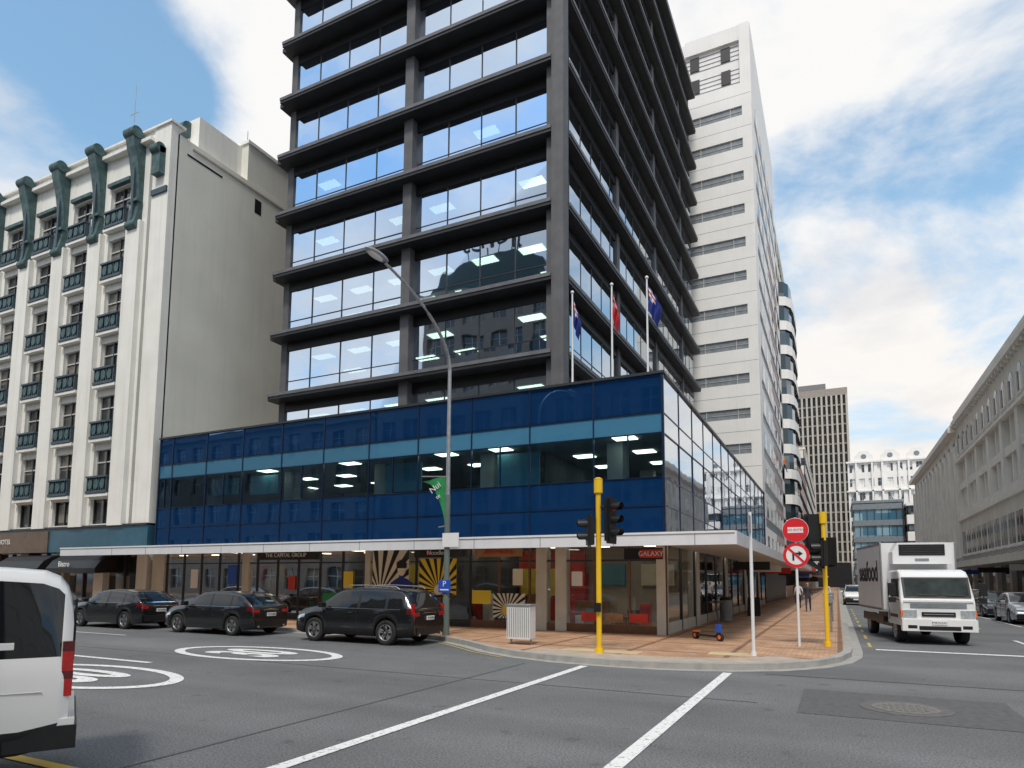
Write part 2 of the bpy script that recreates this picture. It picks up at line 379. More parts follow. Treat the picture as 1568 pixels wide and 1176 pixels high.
# ------------------------------------------------------------------ podium + tower
PX,PY=-5.05,21.65; PL=-30.75; PYE=56.0
T=G('office_tower')
w=T['podium_panels']; fr=T['podium_frames']; gl=T['podium_glass']
def podium(F,L_,pitch,side=False):
    n=int(math.ceil(L_/pitch))
    for k in range(n):
        a=k*pitch; c=min(L_,a+pitch)
        for z0,z1,mt in ((3.5,4.4,'spandrel_glass'),(4.4,5.35,'spandrel_glass'),(7.6,8.9,'spandrel_glass'),(6.9,7.55,'transom_glass')):
            w.pane(F,a,c,z0,z1,-.02,'side_bright_glass' if side else mt,.003)
        h=(a+c)/2
        gl.pane(F,a,c,5.4,6.85,-.03,'side_bright_glass' if side else 'clear_glass',.003)
        fr.fbox(F,a-.022,a+.022,3.4,8.95,-.06,.004 if side else .02,'frame_blue')
        if k%2==0 and not side: fr.fbox(F,h-.02,h+.02,5.4,6.85,-.06,.02,'frame_blue')
    fr.fbox(F,L_-.06,L_,3.4,8.95,-.06,.035,'frame_blue')
    for z in (3.42,4.39,5.36,6.86,7.56): fr.fbox(F,0,L_,z-.012,z+.02,-.05,.003 if side else .015,'frame_blue')
    fr.fbox(F,-.05,L_+.05,8.9,8.99,-.3,.06,'frame_dark')
Fp=Frame((PX,PY,0),(-1,0,0),(0,-1,0)); Fs=Frame((PX,PY,0),(0,1,0),(1,0,0))
podium(Fp,PX-PL,2.47); podium(Fs,PYE-PY,2.5,True)
s=T['podium_structure']
s.box(PL,PX-.4,PY+.4,PYE,8.3,8.75,'roof_gray')
s.box(PL,PX-.15,PY+.15,PYE,7.0,7.12,'ceiling')
s.box(PL,PX-.1,PY+.1,PYE,4.35,4.6,'interior_dark')
s.box(PL,PX-.15,PY+.15,PYE,3.30,3.48,'ceiling')
s.box(PL,PX-5,PY+9,PY+9.2,4.6,7.0,'interior_wall')
s.box(PX-9,PX-8.8,PY+9,PYE,4.6,7.0,'interior_wall')
s.box(PL-.02,PL+.1,PY+.05,PYE,0,8.9,'interior_dark')
for i in range(5): s.box(PX-2.2-i*5.4-.3,PX-2.2-i*5.4+.3,PY+1.6,PY+2.2,4.6,7,'interior_wall')
for i in range(4): s.box(PX-3,PX-2.4,PY+8+i*7,PY+8.6+i*7,4.6,7,'interior_wall')
for i in range(9):
    x=PX-2.5-i*2.7; s.box(x-1.2,x+.4,PY+3.2,PY+4,5.3,5.36,'interior_wall'); s.box(x-.6,x,PY+3,PY+3.04,5.4,5.75,'black_plastic')
    if i%3==1: s.box(x-.1,x,PY+2,PY+9,4.6,7,'interior_dark')
    if i in(1,3,6,7): s.box(x-1.6,x+.2,PY+1.0,PY+1.1,5.3+.1*i,6.8,'partition_teal')
lp=T['ceiling_lights']
for i in range(10):
    for j in range(3):
        if random.random()<.8:
            x=PX-1.6-i*2.5; y=PY+.9+j*2.7; lp.box(x-.4,x+.4,y-.3,y+.3,6.96,6.99,'lamp_panel')
for j in range(9):
    y=PY+9+j*3; lp.box(PX-2,PX-1.7,y-.6,y+.6,6.96,6.99,'lamp_panel')
sh=T['shopfront']; sg=T['shop_glass']
s.box(PL,PX-.2,PY+6,PY+6.2,.13,3.3,'shop_wall')
s.box(PL,PX-.2,PY+.1,PY+6,.13,.15,'shop_floor')
s.box(PX-5.2,PX-5,PY+6,PYE,.13,3.3,'shop_wall')
for i in range(11):
    a=i*2.47; c=min(PX-PL,a+2.47)
    sg.pane(Fp,a,c,.4,3.3,-.05,'shop_glass',.003)
    for u in (a,(a+c)/2): sh.fbox(Fp,u-.03,u+.03,.13,3.3,-.1,.0,'frame_brown' if i<3 else 'frame_dark')
    sh.fbox(Fp,a,c,.13,.4,-.12,-.02,'frame_dark' if i>2 else 'frame_brown')
    sh.fbox(Fp,a,c,2.55,2.61,-.1,-.01,'frame_dark')
for a,c in ((0,.3),(3.5,3.9),(4.25,4.65),(12.1,12.35),(19,19.4),(24.8,25.7)):
    sh.fbox(Fp,a,c,.13,3.4,-.35,.06,'shop_pier')
for i in range(13):
    a=i*2.55; sg.pane(Fs,a,a+2.55,.5,3.3,-.05,'shop_glass',.003)
    sh.fbox(Fs,a-.04,a+.04,.13,3.3,-.1,0,'frame_dark'); sh.fbox(Fs,a,a+2.55,.13,.5,-.12,-.02,'shop_pier')
    if i%3==2: sh.fbox(Fs,a,a+.6,.13,3.4,-.3,.05,'shop_pier')
for i in range(12):
    x=PX-1.5-i*2.1
    for j in range(2): lp.box(x-.3,x+.3,PY+1.5+j*2.5,PY+1.85+j*2.5,3.26,3.285,'lamp_panel')
    if i in(1,4,6,8,10): s.box(x-.7,x+.7,PY+2.5,PY+3.1,.15,1.1,'wood')
    if i in(2,5,9): s.box(x-.9,x+.9,PY+5.5,PY+5.95,.15,2.2,'red_poster' if i==2 else 'interior_dark')
    s.box(x-.9,x+.5,PY+5.8,PY+5.96,1.7,2.6,('cream_poster','partition_teal','yellow_poster','red_poster')[i%4])
    for j in range(3): s.box(x-.6+j*.45,x-.25+j*.45,PY+1.2+.3*(i%3),PY+1.5+.3*(i%3),.15,.6+.5*((i*3+j*5)%4)/2,('wood','interior_dark','red_poster','white_sign','partition_teal')[(i*2+j)%5])
s.box(-13.4,-13.2,PY+.2,PY+6,.15,3.3,'interior_dark'); s.box(-22,-21.8,PY+.2,PY+6,.15,3.3,'interior_dark')
s.box(-13.1,-9.9,PY+5.6,PY+5.78,.6,3.2,'red_poster'); s.box(-12.9,-11,PY+5.4,PY+5.58,1.2,2.4,'yellow_poster')
def burst(mb,F,u0,u1,v0,v1,w,cu,cv,n,bg,ray,core,r):
    mb.fbox(F,u0,u1,v0,v1,w,w+.01,bg)
    def hit(a):
        dx,dy=math.cos(a),math.sin(a); t=1e9
        if dx>1e-6:t=min(t,(u1-cu)/dx)
        if dx<-1e-6:t=min(t,(u0-cu)/dx)
        if dy>1e-6:t=min(t,(v1-cv)/dy)
        if dy<-1e-6:t=min(t,(v0-cv)/dy)
        return (cu+dx*t,cv+dy*t)
    for i in range(n):
        a=2*math.pi*i/n; h=math.pi/n*.45
        p=hit(a-h);q_=hit(a+h)
        mb.add([F.p(cu,cv,w+.013),F.p(p[0],p[1],w+.013),F.p(q_[0],q_[1],w+.013)],[(0,1,2)],ray)
    poly=[(cu+r*math.cos(2*math.pi*i/16),cv+r*math.sin(2*math.pi*i/16)) for i in range(16)]
    mb.fprism(F,poly,w+.014,w+.02,core)
po=T['posters']
burst(po,Fp,8.0,9.7,1.3,2.7,.0,8.8,1.5,22,'yellow_poster','black_plastic','cream_poster',.2)
burst(po,Fp,10.2,12.0,1.3,3.2,.0,11.6,1.3,22,'cream_poster','black_plastic','yellow_poster',.2)
burst(po,Fp,5.1,6.4,.5,1.4,.0,5.8,.8,22,'cream_poster','black_plastic','yellow_poster',.22)
po.fprism(Fp,[(9.95,1.3),(11.15,1.3),(11.05,1.75),(10.8,1.9),(10.65,1.95),(10.65,2.1),(10.42,2.1),(10.42,1.95),(10.25,1.9),(10.0,1.75)],.03,.034,'blue_flag')
po.fprism(Fp,[(10.53+.2*math.cos(t*.523),2.28+.26*math.sin(t*.523)) for t in range(12)],.036,.04,'cream_poster')
po.fprism(Fp,[(10.3,2.33),(10.76,2.33),(10.78,2.55),(10.6,2.66),(10.4,2.64),(10.28,2.5)],.042,.046,'black_plastic')
po.fbox(Fp,7.6,9.9,2.75,3.1,.03,.1,'black_plastic'); po.fbox(Fp,15,18.4,2.72,3.1,.03,.1,'black_plastic')
po.fbox(Fp,9.1,9.3,2.85,3.0,.101,.12,'red_sign')
po.fbox(Fp,5.2,7.2,2.75,3.1,.0,.05,'wood')
po.fbox(Fp,12.6,14.6,.6,1.3,.0,.01,'green_flag'); po.fbox(Fp,19.8,20.4,1.6,2.5,.0,.01,'blue_sign'); po.fbox(Fp,22.4,22.9,1.4,2.3,.0,.01,'white_sign'); po.fbox(Fp,2.9,3.3,1.7,2.2,.0,.01,'white_sign')
po.fbox(Fp,6.5,7.3,1.0,1.5,.0,.01,'yellow_poster'); po.fbox(Fp,5.2,5.6,1.7,2.3,.0,.01,'cream_poster'); po.fbox(Fp,16.2,16.6,1.4,2.0,.0,.01,'red_poster'); po.fbox(Fp,13.0,13.5,1.5,2.2,.0,.01,'yellow_poster'); po.fbox(Fp,17.5,18.3,.6,1.1,.0,.01,'cream_poster')
for i in range(3): po.fbox(Fp,.6+i*.85,1.25+i*.85,.5,.8,.0,.01,'red_poster' if i!=1 else 'wood')
po.box(PX-.9,PX+.3,PY-1.7,PY-1.6,2.55,2.9,'black_plastic'); po.box(PX-.4,PX+.3,PY-1.71,PY-1.702,2.6,2.85,'red_poster')
c=T['canopy']; CX,CY=-2.45,19.0
c.box(-34,CX,CY,CY+.06,2.92,3.30,'canopy_white'); c.box(CX-.06,CX,CY+.063,PYE,2.92,3.30,'canopy_white')
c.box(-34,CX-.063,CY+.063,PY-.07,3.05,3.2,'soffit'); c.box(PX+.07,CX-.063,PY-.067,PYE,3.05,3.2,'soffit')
c.box(-34,CX-.05,CY-.03,CY-.003,3.25,3.31,'white_metal')
for i in range(12): c.box(-30+i*2.4,-29.98+i*2.4,CY-.006,CY-.001,2.93,3.24,'stripe_gray')
for i in range(12): c.box(-4-i*2.4-.15,-4-i*2.4+.15,CY+1.2,CY+1.5,3.02,3.047,'lamp_panel')
# tower
TX,TYF=-10.6,25.25; TXS=-10.35; TLX=-26.3; TYE=55.4; Z0=11.15; FH=3.3
Ff=Frame((TX+.35,TYF,0),(-1,0,0),(0,-1,0)); Ft=Frame((TXS,TYF-.2,0),(0,1,0),(1,0,0))
tg=T['tower_glass']; tw=T['tower_ledges']; tf=T['tower_frames']; ti=T['tower_interior']; tcn=T['tower_columns']
LF=TX+.35-TLX; LS=TYE-TYF+.2
for k in range(-1,10):
    z=Z0+k*FH
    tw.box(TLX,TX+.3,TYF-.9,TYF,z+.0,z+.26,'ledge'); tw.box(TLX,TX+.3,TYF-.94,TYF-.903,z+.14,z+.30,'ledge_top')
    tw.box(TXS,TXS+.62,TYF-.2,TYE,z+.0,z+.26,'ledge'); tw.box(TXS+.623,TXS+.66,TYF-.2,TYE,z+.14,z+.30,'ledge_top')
    tw.box(TLX-.3,TLX,TYF-.6,TYE,z+.02,z+.24,'ledge')
    for (a,b_) in ((.35,7.55),(8.05,LF)):
        n=4; d=(b_-a)/n
        for i in range(n):
            tg.pane(Ff,a+i*d,a+(i+1)*d,z+.2,z+1.15,0,'tower_glass',.006); tg.pane(Ff,a+i*d,a+(i+1)*d,z+1.15,z+2.8,0,'tower_glass',.006)
            tf.fbox(Ff,a+i*d-.025,a+i*d+.025,z+.2,z+2.8,-.03,.03,'frame_dark')
        tf.fbox(Ff,a,b_,z+1.13,z+1.17,-.02,.025,'frame_dark')
    tw.fbox(Ff,0,LF,z+2.8,z+FH+.0,-.3,.06,'black_panel')
    n=20; d=LS/n
    for i in range(n):
        tg.pane(Ft,i*d,(i+1)*d,z+.2,z+1.15,0,'tower_glass_side',.006); tg.pane(Ft,i*d,(i+1)*d,z+1.15,z+2.8,0,'tower_glass_side',.006)
        tf.fbox(Ft,i*d-.025,i*d+.025,z+.2,z+2.8,-.03,.02,'frame_dark')
    tf.fbox(Ft,0,LS,z+1.13,z+1.17,-.02,.018,'frame_dark')
    tw.fbox(Ft,0,LS,z+2.8,z+FH+.0,-.3,.06,'black_panel')
    ti.box(TLX+.1,TX-.35,TYF+.35,TYE,z-.3,z+.18,'interior_dark')
    ti.box(TLX+.1,TX-.35,TYF+.31,TYE-.1,z+2.82,z+2.9,'ceiling')
    if k<4:
        for i in range(6):
            for j in range(2):
                if random.random()<(.85 if k<2 else .4):
                    x=TX-1.6-i*2.5; y=TYF+1.4+j*2.6; ti.box(x-.6,x+.6,y-.3,y+.3,z+2.78,z+2.81,'lamp_panel')
        for i in range(4): ti.box(TX-1.5-i*1.9,TX-.6-i*1.9,TYF+1.2,TYF+1.3,z+.2,z+1.2+.25*(i%3),'partition_teal')
ti.box(TLX+.12,TX-7,TYF+7,TYE-6,7,43,'interior_wall')
tcn.box(TX+.3,TX+.85,TYF-.85,TYF-.25,8.7,44.3,'concrete_col'); tcn.box(TX-.05,TX+.3,TYF-.55,TYF+.1,8.7,44.3,'concrete_col')
tcn.fbox(Ff,7.55,8.05,8.7,44.3,-.2,.45,'concrete_col')
for y in (8.5,17,25.5): tcn.fbox(Ft,y,y+.5,8.7,44.3,-.2,.12,'concrete_col')
tcn.box(TLX-.0,TLX+.4,TYF-.1,TYF+.6,8.7,44.3,'concrete_col')
tw.box(TLX-.4,TX+.9,TYF-.9,TYE,44.15,44.6,'ledge')
tw.box(TLX-.06,TLX-.01,TYF,TYE,8,44,'black_panel'); tw.box(TLX,TX,TYE+.01,TYE+.1,8,44,'black_panel')
te=T.done()
text('THE CAPITAL GROUP',.25,(-21.75,PY-.13,2.91),FR,'white_sign',te)
text('Noodles',.25,(-13.9,PY-.13,2.92),FR,'white_sign',te); text('RED PANDA',.22,(-11.2,PY-.08,2.92),FR,'red_poster',te)
text('GALAXY',.2,(PX-.05,PY-1.73,2.72),FR,'white_sign',te)

# ------------------------------------------------------------------ left white hotel building
B=G('hotel_building'); wl=B['walls']; wi=B['windows']; ba=B['balconies']; co=B['scroll_brackets']; gf=B['ground_floor']
RX=-31.2; Fh=Frame((RX,PY,0),(-1,0,0),(0,-1,0)); HL=38
wl.box(RX-HL,RX,PY+.32,PY+9,0.1,25.9,'cream_flank')
wl.fbox(Fh,0,1.35,4.6,26.3,-.4,.1,'white_wall')
wl.fbox(Fh,1.35,1.75,4.6,24.6,-.4,-.2,'white_wall'); B['drainpipe'].cyl((RX-1.55,PY+.1,4.6),(RX-1.55,PY+.1,24),.07,.07,'verdigris')
nb=10
for k in range(nb):
    c0=4.2+3.5*k
    a,b_=c0-.87,c0+.87
    p0=b_; p1=b_+1.76
    wl.fbox(Fh,p0,p1,4.6,25.6,-.4,.0,'white_wall')
    wl.fbox(Fh,p0+.3,p1-.3,4.6,21.2,.0,.28,'white_wall')
    if k==0: wl.fbox(Fh,1.75,a,4.6,25.6,-.4,.0,'white_wall'); wl.fbox(Fh,1.95,a-.2,4.6,21.2,0,.28,'white_wall')
    wl.fbox(Fh,a,b_,4.6,4.75,-.3,-.05,'white_wall'); wl.fbox(Fh,a,b_,6.1,6.35,-.3,.12,'white_wall')
    wi.pane(Fh,a,b_,4.75,6.1,-.25,'win_left')
    for u in (a+.03,c0,b_-.03): wi.fbox(Fh,u-.035,u+.035,4.75,6.1,-.24,-.17,'frame_dark')
    for f in range(6):
        z=6.35+3*f
        wi.pane(Fh,a,b_,z,z+2.45,-.25,'win_left',.008)
        for u in (a+.03,c0,b_-.03): wi.fbox(Fh,u-.035,u+.035,z,z+2.45,-.24,-.17,'frame_light' if u!=c0 else 'frame_dark')
        wi.fbox(Fh,a,b_,z+1.75,z+1.82,-.238,-.18,'frame_light')
        wl.fbox(Fh,a,b_,z+2.45,z+3.0,-.3,-.04,'white_wall'); wl.fbox(Fh,a-.1,b_+.1,z-.16,z,.0,.30,'white_wall')
        ba.fbox(Fh,a-.02,b_+.02,z+.02,z+.16,.03,.34,'slate'); ba.fbox(Fh,a-.02,b_+.02,z+.86,z+.96,.05,.36,'slate')
        for i in range(9):
            u=a+.05+i*(b_-a-.1)/8; ba.fbox(Fh,u-.035,u+.035,z+.16,z+.86,.12,.3,'slate')
        ba.fbox(Fh,a,b_,z+.16,z+.86,.08,.12,'slate')
        for i in range(3):
            u=a+.35+i*.52
            ba.fprism(Fh,[(u+.19*math.cos(t*math.pi/5),z+.5+.27*math.sin(t*math.pi/5)) for t in range(10)],.3,.33,'verdigris')
    wl.fbox(Fh,a,b_,24.3,25.6,-.3,-.03,'white_wall')
    wl.fbox(Fh,a-.1,b_+.1,23.9,24.1,-.2,.2,'verdigris')
    um=(p0+p1)/2
    for um in ([um] + ([ (1.75+a)/2 ] if k==0 else [])):
        prof=[(0,20.6),(.30,20.75),(.42,21.1),(.36,21.5),(.26,22.0),(.27,23.0),(.36,24.0),(.50,24.8),(.66,25.3),(.76,25.8),(.72,26.2),(.5,26.4),(.25,26.3),(.15,26.1),(0,26.1)]
        V=[];n=len(prof)
        for uu in (um-.34,um+.34): V+=[Fh.p(uu,v,w_) for w_,v in prof]
        co.add(V,[tuple(range(n)),tuple(range(2*n-1,n-1,-1))]+[(i,n+i,n+(i+1)%n,(i+1)%n) for i in range(n)],'verdigris')
        co.cyl(Fh.p(um-.42,26.1,.58),Fh.p(um+.42,26.1,.58),.32,.32,'verdigris',18); co.cyl(Fh.p(um-.4,21.0,.28),Fh.p(um+.4,21.0,.28),.24,.24,'verdigris',16)
        co.fbox(Fh,um-.42,um+.42,22.3,22.45,.1,.4,'verdigris'); co.fbox(Fh,um-.08,um+.08,21.3,25,.2,.42,'slate')
wl.fbox(Fh,1.35,HL,25.6,25.8,-.4,.35,'white_wall'); wl.fbox(Fh,-.1,HL,26.3,26.42,-.7,.2,'white_wall'); wl.fbox(Fh,1.35,HL,25.8,26.3,-.4,.05,'white_wall')
co.fbox(Fh,.35,1.0,23.4,24.9,.1,.45,'verdigris'); co.cyl(Fh.p(.35,24.8,.38),Fh.p(1.0,24.8,.38),.28,.28,'verdigris')
co.fbox(Fh,0.05,1.3,22.4,22.7,.1,.2,'slate')
wl.box(RX-14,RX-.05,PY+5.0,PY+12,25.9,28.3,'cream_flank'); wl.box(RX-14.1,RX+.05,PY+4.9,PY+12.1,28.3,28.5,'white_wall')
wl.box(RX-9,RX-.6,PY+2,PY+5,25.9,28.2,'white_wall'); co.cyl((RX-2.0,PY+1.9,27.6),(RX-1.3,PY+1.9,27.6),.45,.45,'verdigris')
wl.box(RX-10,RX-.01,PY+9,PY+13,0,26.5,'beige')
wi.box(RX-.03,RX+.01,PY+5.6,PY+6.1,24.2,25.1,'black_panel'); wi.box(RX-.03,RX+.012,PY+.9,PY+3.2,25.0,25.12,'black_panel')
wl.box(RX+.0,RX+.05,PY+1.2,PY+9,25.5,25.62,'beige')
gf.fbox(Fh,-.0,HL,3.25,4.6,-.3,.12,'teal_band'); gf.fbox(Fh,0,HL,4.56,4.66,-.3,.2,'frame_dark')
gf.fbox(Fh,8.5,HL,3.25,4.45,.122,.18,'brown_stone')
for k in range(11):
    u=.0+k*3.5; gf.fbox(Fh,u,u+.8,.13,3.25,-.4,.05,'brown_stone' if k>1 else 'white_wall')
    wi.pane(Fh,u+.8,u+3.5,.5,3.2,-.3,'win_left'); gf.fbox(Fh,u+.8,u+3.5,.13,.5,-.35,-.1,'black_panel')
    gf.fbox(Fh,u+2.1,u+2.2,.5,3.2,-.3,-.2,'frame_dark')
for k in range(2):
    a0=2.2+k*5.0
    pr=[(.12,3.1),(.6,3.0),(1.0,2.75),(1.3,2.35),(1.3,2.1),(1.22,2.1),(.12,2.15)]
    V=[];n=len(pr)
    for uu in (a0,a0+4.2): V+=[Fh.p(uu,v,w_) for w_,v in pr]
    gf.add(V,[tuple(range(n)),tuple(range(2*n-1,n-1,-1))]+[(i,n+i,n+(i+1)%n,(i+1)%n) for i in range(n)],'black_panel')
for x,y,h in ((-40,25,6),(-37,28,4),(-31.8,27,1.5)):
    B['roof_masts'].cyl((x,y,26),(x,y,26+h+2),.035,.02,'galv',6); B['roof_masts'].cyl((x-.4,y,26+h),(x+.4,y,26+h),.02,.02,'galv',5)
he=B.done(); text('HOTEL',.4,(-44,PY-.2,3.9),FR,'offwhite',he)
text('Bistro',.4,(-36.0,PY-1.32,2.55),FR,'offwhite',he)

def banded(name,x0,x1,y0,y1,h,fh,wall,win,bandh,z0=0,nbf=8,nbs=8):
    g_=G(name); g_['core'].box(x0+.3,x1-.3,y0+.3,y1-.3,0,h-.1,win)
    k=0
    while z0+k*fh<h-.5:
        z=z0+k*fh; zt=min(z+fh-bandh,h)
        g_['walls'].box(x0,x1,y0,y1,z,zt,wall); k+=1
    for i in range(nbf+1):
        x=x0+(x1-x0)*i/nbf; g_['mullions'].box(x-.05,x+.05,y0+.1,y0+.29,0,h-.2,'frame_dark')
    for i in range(nbs+1):
        y=y0+(y1-y0)*i/nbs
        g_['mullions'].box(x1-.29,x1-.1,y-.05,y+.05,0,h-.2,'frame_dark')
    g_['parapet'].box(x0-.1,x1+.1,y0-.1,y1+.1,h-.2,h+.3,wall)
    return g_
banded('office_building',-44,-20,36,52,27,3.2,'beige','win_far',1.5,nbf=14).done()
banded('glass_office_building',-90,-62,30,50,33,3.4,'teal_band','win_blue',2.2,nbf=14).done()

# striped white tower
S=G('striped_office_tower'); sw=S['walls']; ss=S['stripes']; X0,X1,Y0,Y1=-24,-5.2,57,80
ss.box(X0+.1,X1-.1,Y0+.12,Y1-.1,0,45,'stripe_gray')
z=3.5
sw.box(X0,X1,Y0,Y1,0,3.4,'black_panel')
while z<45.5:
    sw.box(X0,X1,Y0,Y1-.02,z+.88,z+3.0,'offwhite')
    sw.box(X1-.8,X1-.003,Y0+.003,Y0+2,z,z+.88,'offwhite')
    for i in range(6): ss.box(X1-1.8-i*2.6,X1-1.76-i*2.6,Y0+.05,Y0+.118,z,z+.88,'frame_light')
    ss.box(X0,X1-.8,Y0+.08,Y0+.115,z+.40,z+.43,'frame_light')
    sw.box(X0,X1-.05,Y0-.006,Y0-.001,z+1.9,z+1.93,'stripe_gray')
    for i in range(5): ss.box(X1-.04,X1+.02,Y0+3+i*4,Y0+4.6+i*4,z+.9,z+2.3,'win_far')
    if z<34: sw.box(X1,X1+.04,Y0+12,Y1-.3,z+2.4,z+3.0,'pink_wall')
    z+=3.0
ZT=z+5.6
sw.box(X0,X1,Y0+.4,Y1,z+.0,ZT,'offwhite'); sw.box(X0,X1-5.6,Y0+.1,Y0+.4,z,ZT-1,'offwhite'); sw.box(X1-.9,X1,Y0,Y0+.4,z,ZT,'offwhite'); sw.box(X1-5.6,X1-.9,Y0+.1,Y0+.4,ZT-1.4,ZT,'offwhite')
for zz in (z+.2,z+2.4):
    for xx in (X1-4.8,X1-2.1): ss.box(xx-.4,xx+.4,Y0+.3,Y0+.5,zz+.3,zz+1.6,'black_panel')
    for i in range(4): ss.box(X1-5.6,X1-.9,Y0+.36,Y0+.39,zz+.2+i*.42,zz+.24+i*.42,'stripe_gray')
S.done()
Bq=banded('apartment_building',-24,-5.3,80.2,106,44,3.1,'cream_conc2','win_blue',1.7)
for k in range(11):
    z=5+k*3.1
    pl=[(-5.25,85),(-4.5,85.4),(-4.0,86.5),(-3.8,88.5),(-3.8,95),(-4.0,97.5),(-4.5,98.6),(-5.25,99)]
    Bq['balconies'].zprism(pl,z,z+1.15,'offwhite'); Bq['balconies'].zprism([(x-.25,y) for x,y in pl],z+1.15,z+3.1,'win_far')
Bq.done()
banded('brick_building',-24,-5.2,106.3,150,22,3.5,'pink_wall','win_far',1.6,nbs=16).done()
banded('office_building',-24,-5.2,150.3,220,30,3.5,'cream_conc','win_far',1.6,nbs=16).done()
cn=MB()
cn.box(-5.0,-2.5,56.2,79.8,3.1,3.45,'canopy_white'); cn.box(-5.2,-2.7,80.4,105,3.3,3.7,'red_poster'); cn.box(-5.2,-2.4,106,149,3.2,3.5,'black_panel'); cn.box(-5.2,-2.4,150,220,3.2,3.5,'canopy_white')
for y,mt in ((34,'black_plastic'),(41,'white_sign'),(50,'red_sign'),(62,'black_plastic'),(84,'blue_sign'),(92,'white_sign')):
    cn.box(-4.6,-2.9,y,y+.12,2.45,2.85,mt)
cn.obj('shop_canopy')
V_=G('ribbed_office_tower'); x0,x1,y0,y1,h=-12.9,4.8,235,255,65
V_['core'].box(x0+.3,x1-.3,y0+.4,y1,0,h-1,'win_dark')
n=12
for i in range(n+1):
    x=x0+(x1-x0)*i/n; V_['ribs'].box(x-.30,x+.30,y0-.5,y0+.5,8,h-2.4,'beige')
for i in range(12): V_['ribs'].box(x1-.4,x1+.2,y0+i*1.8-.3,y0+i*1.8+.3,8,h-2.4,'rib_brown')
for k in range(17): V_['bands'].box(x0+.1,x1-.1,y0+.1,y1,8+k*3.2,8.5+k*3.2,'rib_brown')
V_['cap'].box(x0-.3,x1+.3,y0-.3,y1,h-2.4,h,'rib_brown'); V_['cap'].box(x0+2,x1-6,y0+2,y1-2,h,h+2.5,'roof_gray'); V_['base'].box(x0,x1,y0-.2,y1,0,8,'black_panel')
V_.done()
O=G('gabled_office_building'); Fo=Frame((3.2,177,0),(1,0,0),(0,-1,0)); OL=17.8
O['core'].box(3.5,20.7,177.3,195,0,31,'offwhite')
facade(O['walls'],O['windows'],Fo,OL,0,9,3.4,9,1.2,1.9,.9,'offwhite','win_far','frame_light',.3)
for a in (1.5,7.0,12.4):
    O['gables'].fprism(Fo,[(a,30.6),(a+4,30.6),(a+4,32.0),(a+3.4,32.5),(a+3,33.2),(a+1,33.2),(a+.6,32.5),(a,32.0)],-.4,.2,'offwhite')
    O['gables'].fprism(Fo,[(a+2+.6*math.cos(t*.6283),31.9+.6*math.sin(t*.6283)) for t in range(10)],.2,.25,'stripe_gray')
    O['gables'].fbox(Fo,a+.1,a+.5,10,31,0,.5,'offwhite'); O['gables'].fbox(Fo,a+3.5,a+3.9,10,31,0,.5,'offwhite')
O['gables'].fbox(Fo,-.3,OL+.3,30.4,30.8,-.3,.6,'offwhite'); O['gables'].fbox(Fo,-.3,OL+.3,23.4,23.7,0,.5,'offwhite')
O.done()
banded('glass_office_building',3.3,12.3,150,168,18,3.3,'stripe_gray','win_blue',2.2,nbf=7).done()
banded('office_building',12.6,30,148,170,17,3.3,'offwhite','win_far',1.5,nbf=7).done()
banded('office_building',20.9,60,177,195,24,3.3,'cream_conc','win_far',1.5,nbf=14).done()
banded('distant_buildings',-160,-13.5,225,260,30,3.4,'beige','win_far',1.5,nbf=30).done()

# ------------------------------------------------------------------ right-hand cream building(s)
Cb=G('arcaded_office_building'); Fc=Frame((12.5,22,0),(0,1,0),(-1,0,0)); CL=64.6
Cb['core'].box(12.9,40,22.05,86.5,0,20,'cream_conc')
cw=Cb['walls']; cg=Cb['windows']
cw.fbox(Fc,0,CL,3.6,8.6,-.4,.0,'cream_conc'); cw.fbox(Fc,0,CL,8.6,9.0,-.4,.25,'cream_conc2')
nn=12; bay=CL/nn
for i in range(nn+1):
    u=i*bay; cw.fbox(Fc,u-.35,u+.35,0,3.6,-.4,.02,'cream_conc')
    cw.fbox(Fc,u-.45,u+.45,9.0,15.0,-.4,.12,'cream_conc2')
for i in range(nn):
    u=i*bay
    for z0_ in (9.0,12.0):
        cg.pane(Fc,u+.45,u+bay-.45,z0_+.7,z0_+3,-1.1,'win_dark'); cw.fbox(Fc,u+.45,u+bay-.45,z0_,z0_+.7,-.39,.0,'cream_conc2')
        cw.fbox(Fc,u+bay*.5-.12,u+bay*.5+.12,z0_+.7,z0_+2.98,-.3,-.05,'cream_conc2')
        cw.fbox(Fc,u+.45,u+bay-.45,z0_+2.98,z0_+3.0,-1.1,-.05,'cream_conc')
    for j in range(2):
        a=u+bay*(.25+.5*j)
        poly=[(a-.55,15.9),(a+.55,15.9),(a+.55,17.5)]+[(a+.55*math.cos(t*math.pi/8),17.5+.55*math.sin(t*math.pi/8)) for t in range(1,8)]+[(a-.55,17.5)]
        cg.fprism(Fc,poly,.0,.03,'win_dark'); cw.fbox(Fc,a-.75,a+.75,15.6,15.85,0,.15,'cream_conc')
        cw.fbox(Fc,a-.75,a-.6,15.85,17.5,0,.12,'cream_conc2'); cw.fbox(Fc,a+.6,a+.75,15.85,17.5,0,.12,'cream_conc2')
        cg.fbox(Fc,a-1.0,a+1.0,5.0,7.4,.0,.02,'win_cream'); cw.fbox(Fc,a-1.1,a+1.1,4.75,4.97,0,.12,'cream_conc2')
        cg.fbox(Fc,a-.03,a+.03,5.0,7.4,.022,.05,'frame_light')
    cg.pane(Fc,u+.35,u+bay-.35,.3,3.5,-.3,'win_cream')
cw.fbox(Fc,0,CL,15.0,19.2,-.4,-.0,'cream_conc'); cw.fbox(Fc,-.2,CL,15.0,15.3,0,.3,'cream_conc2')
cw.fbox(Fc,-.2,CL,19.2,19.7,-.4,.5,'cream_conc2'); cw.fbox(Fc,0,CL,19.7,20.4,-.4,.25,'cream_conc2')
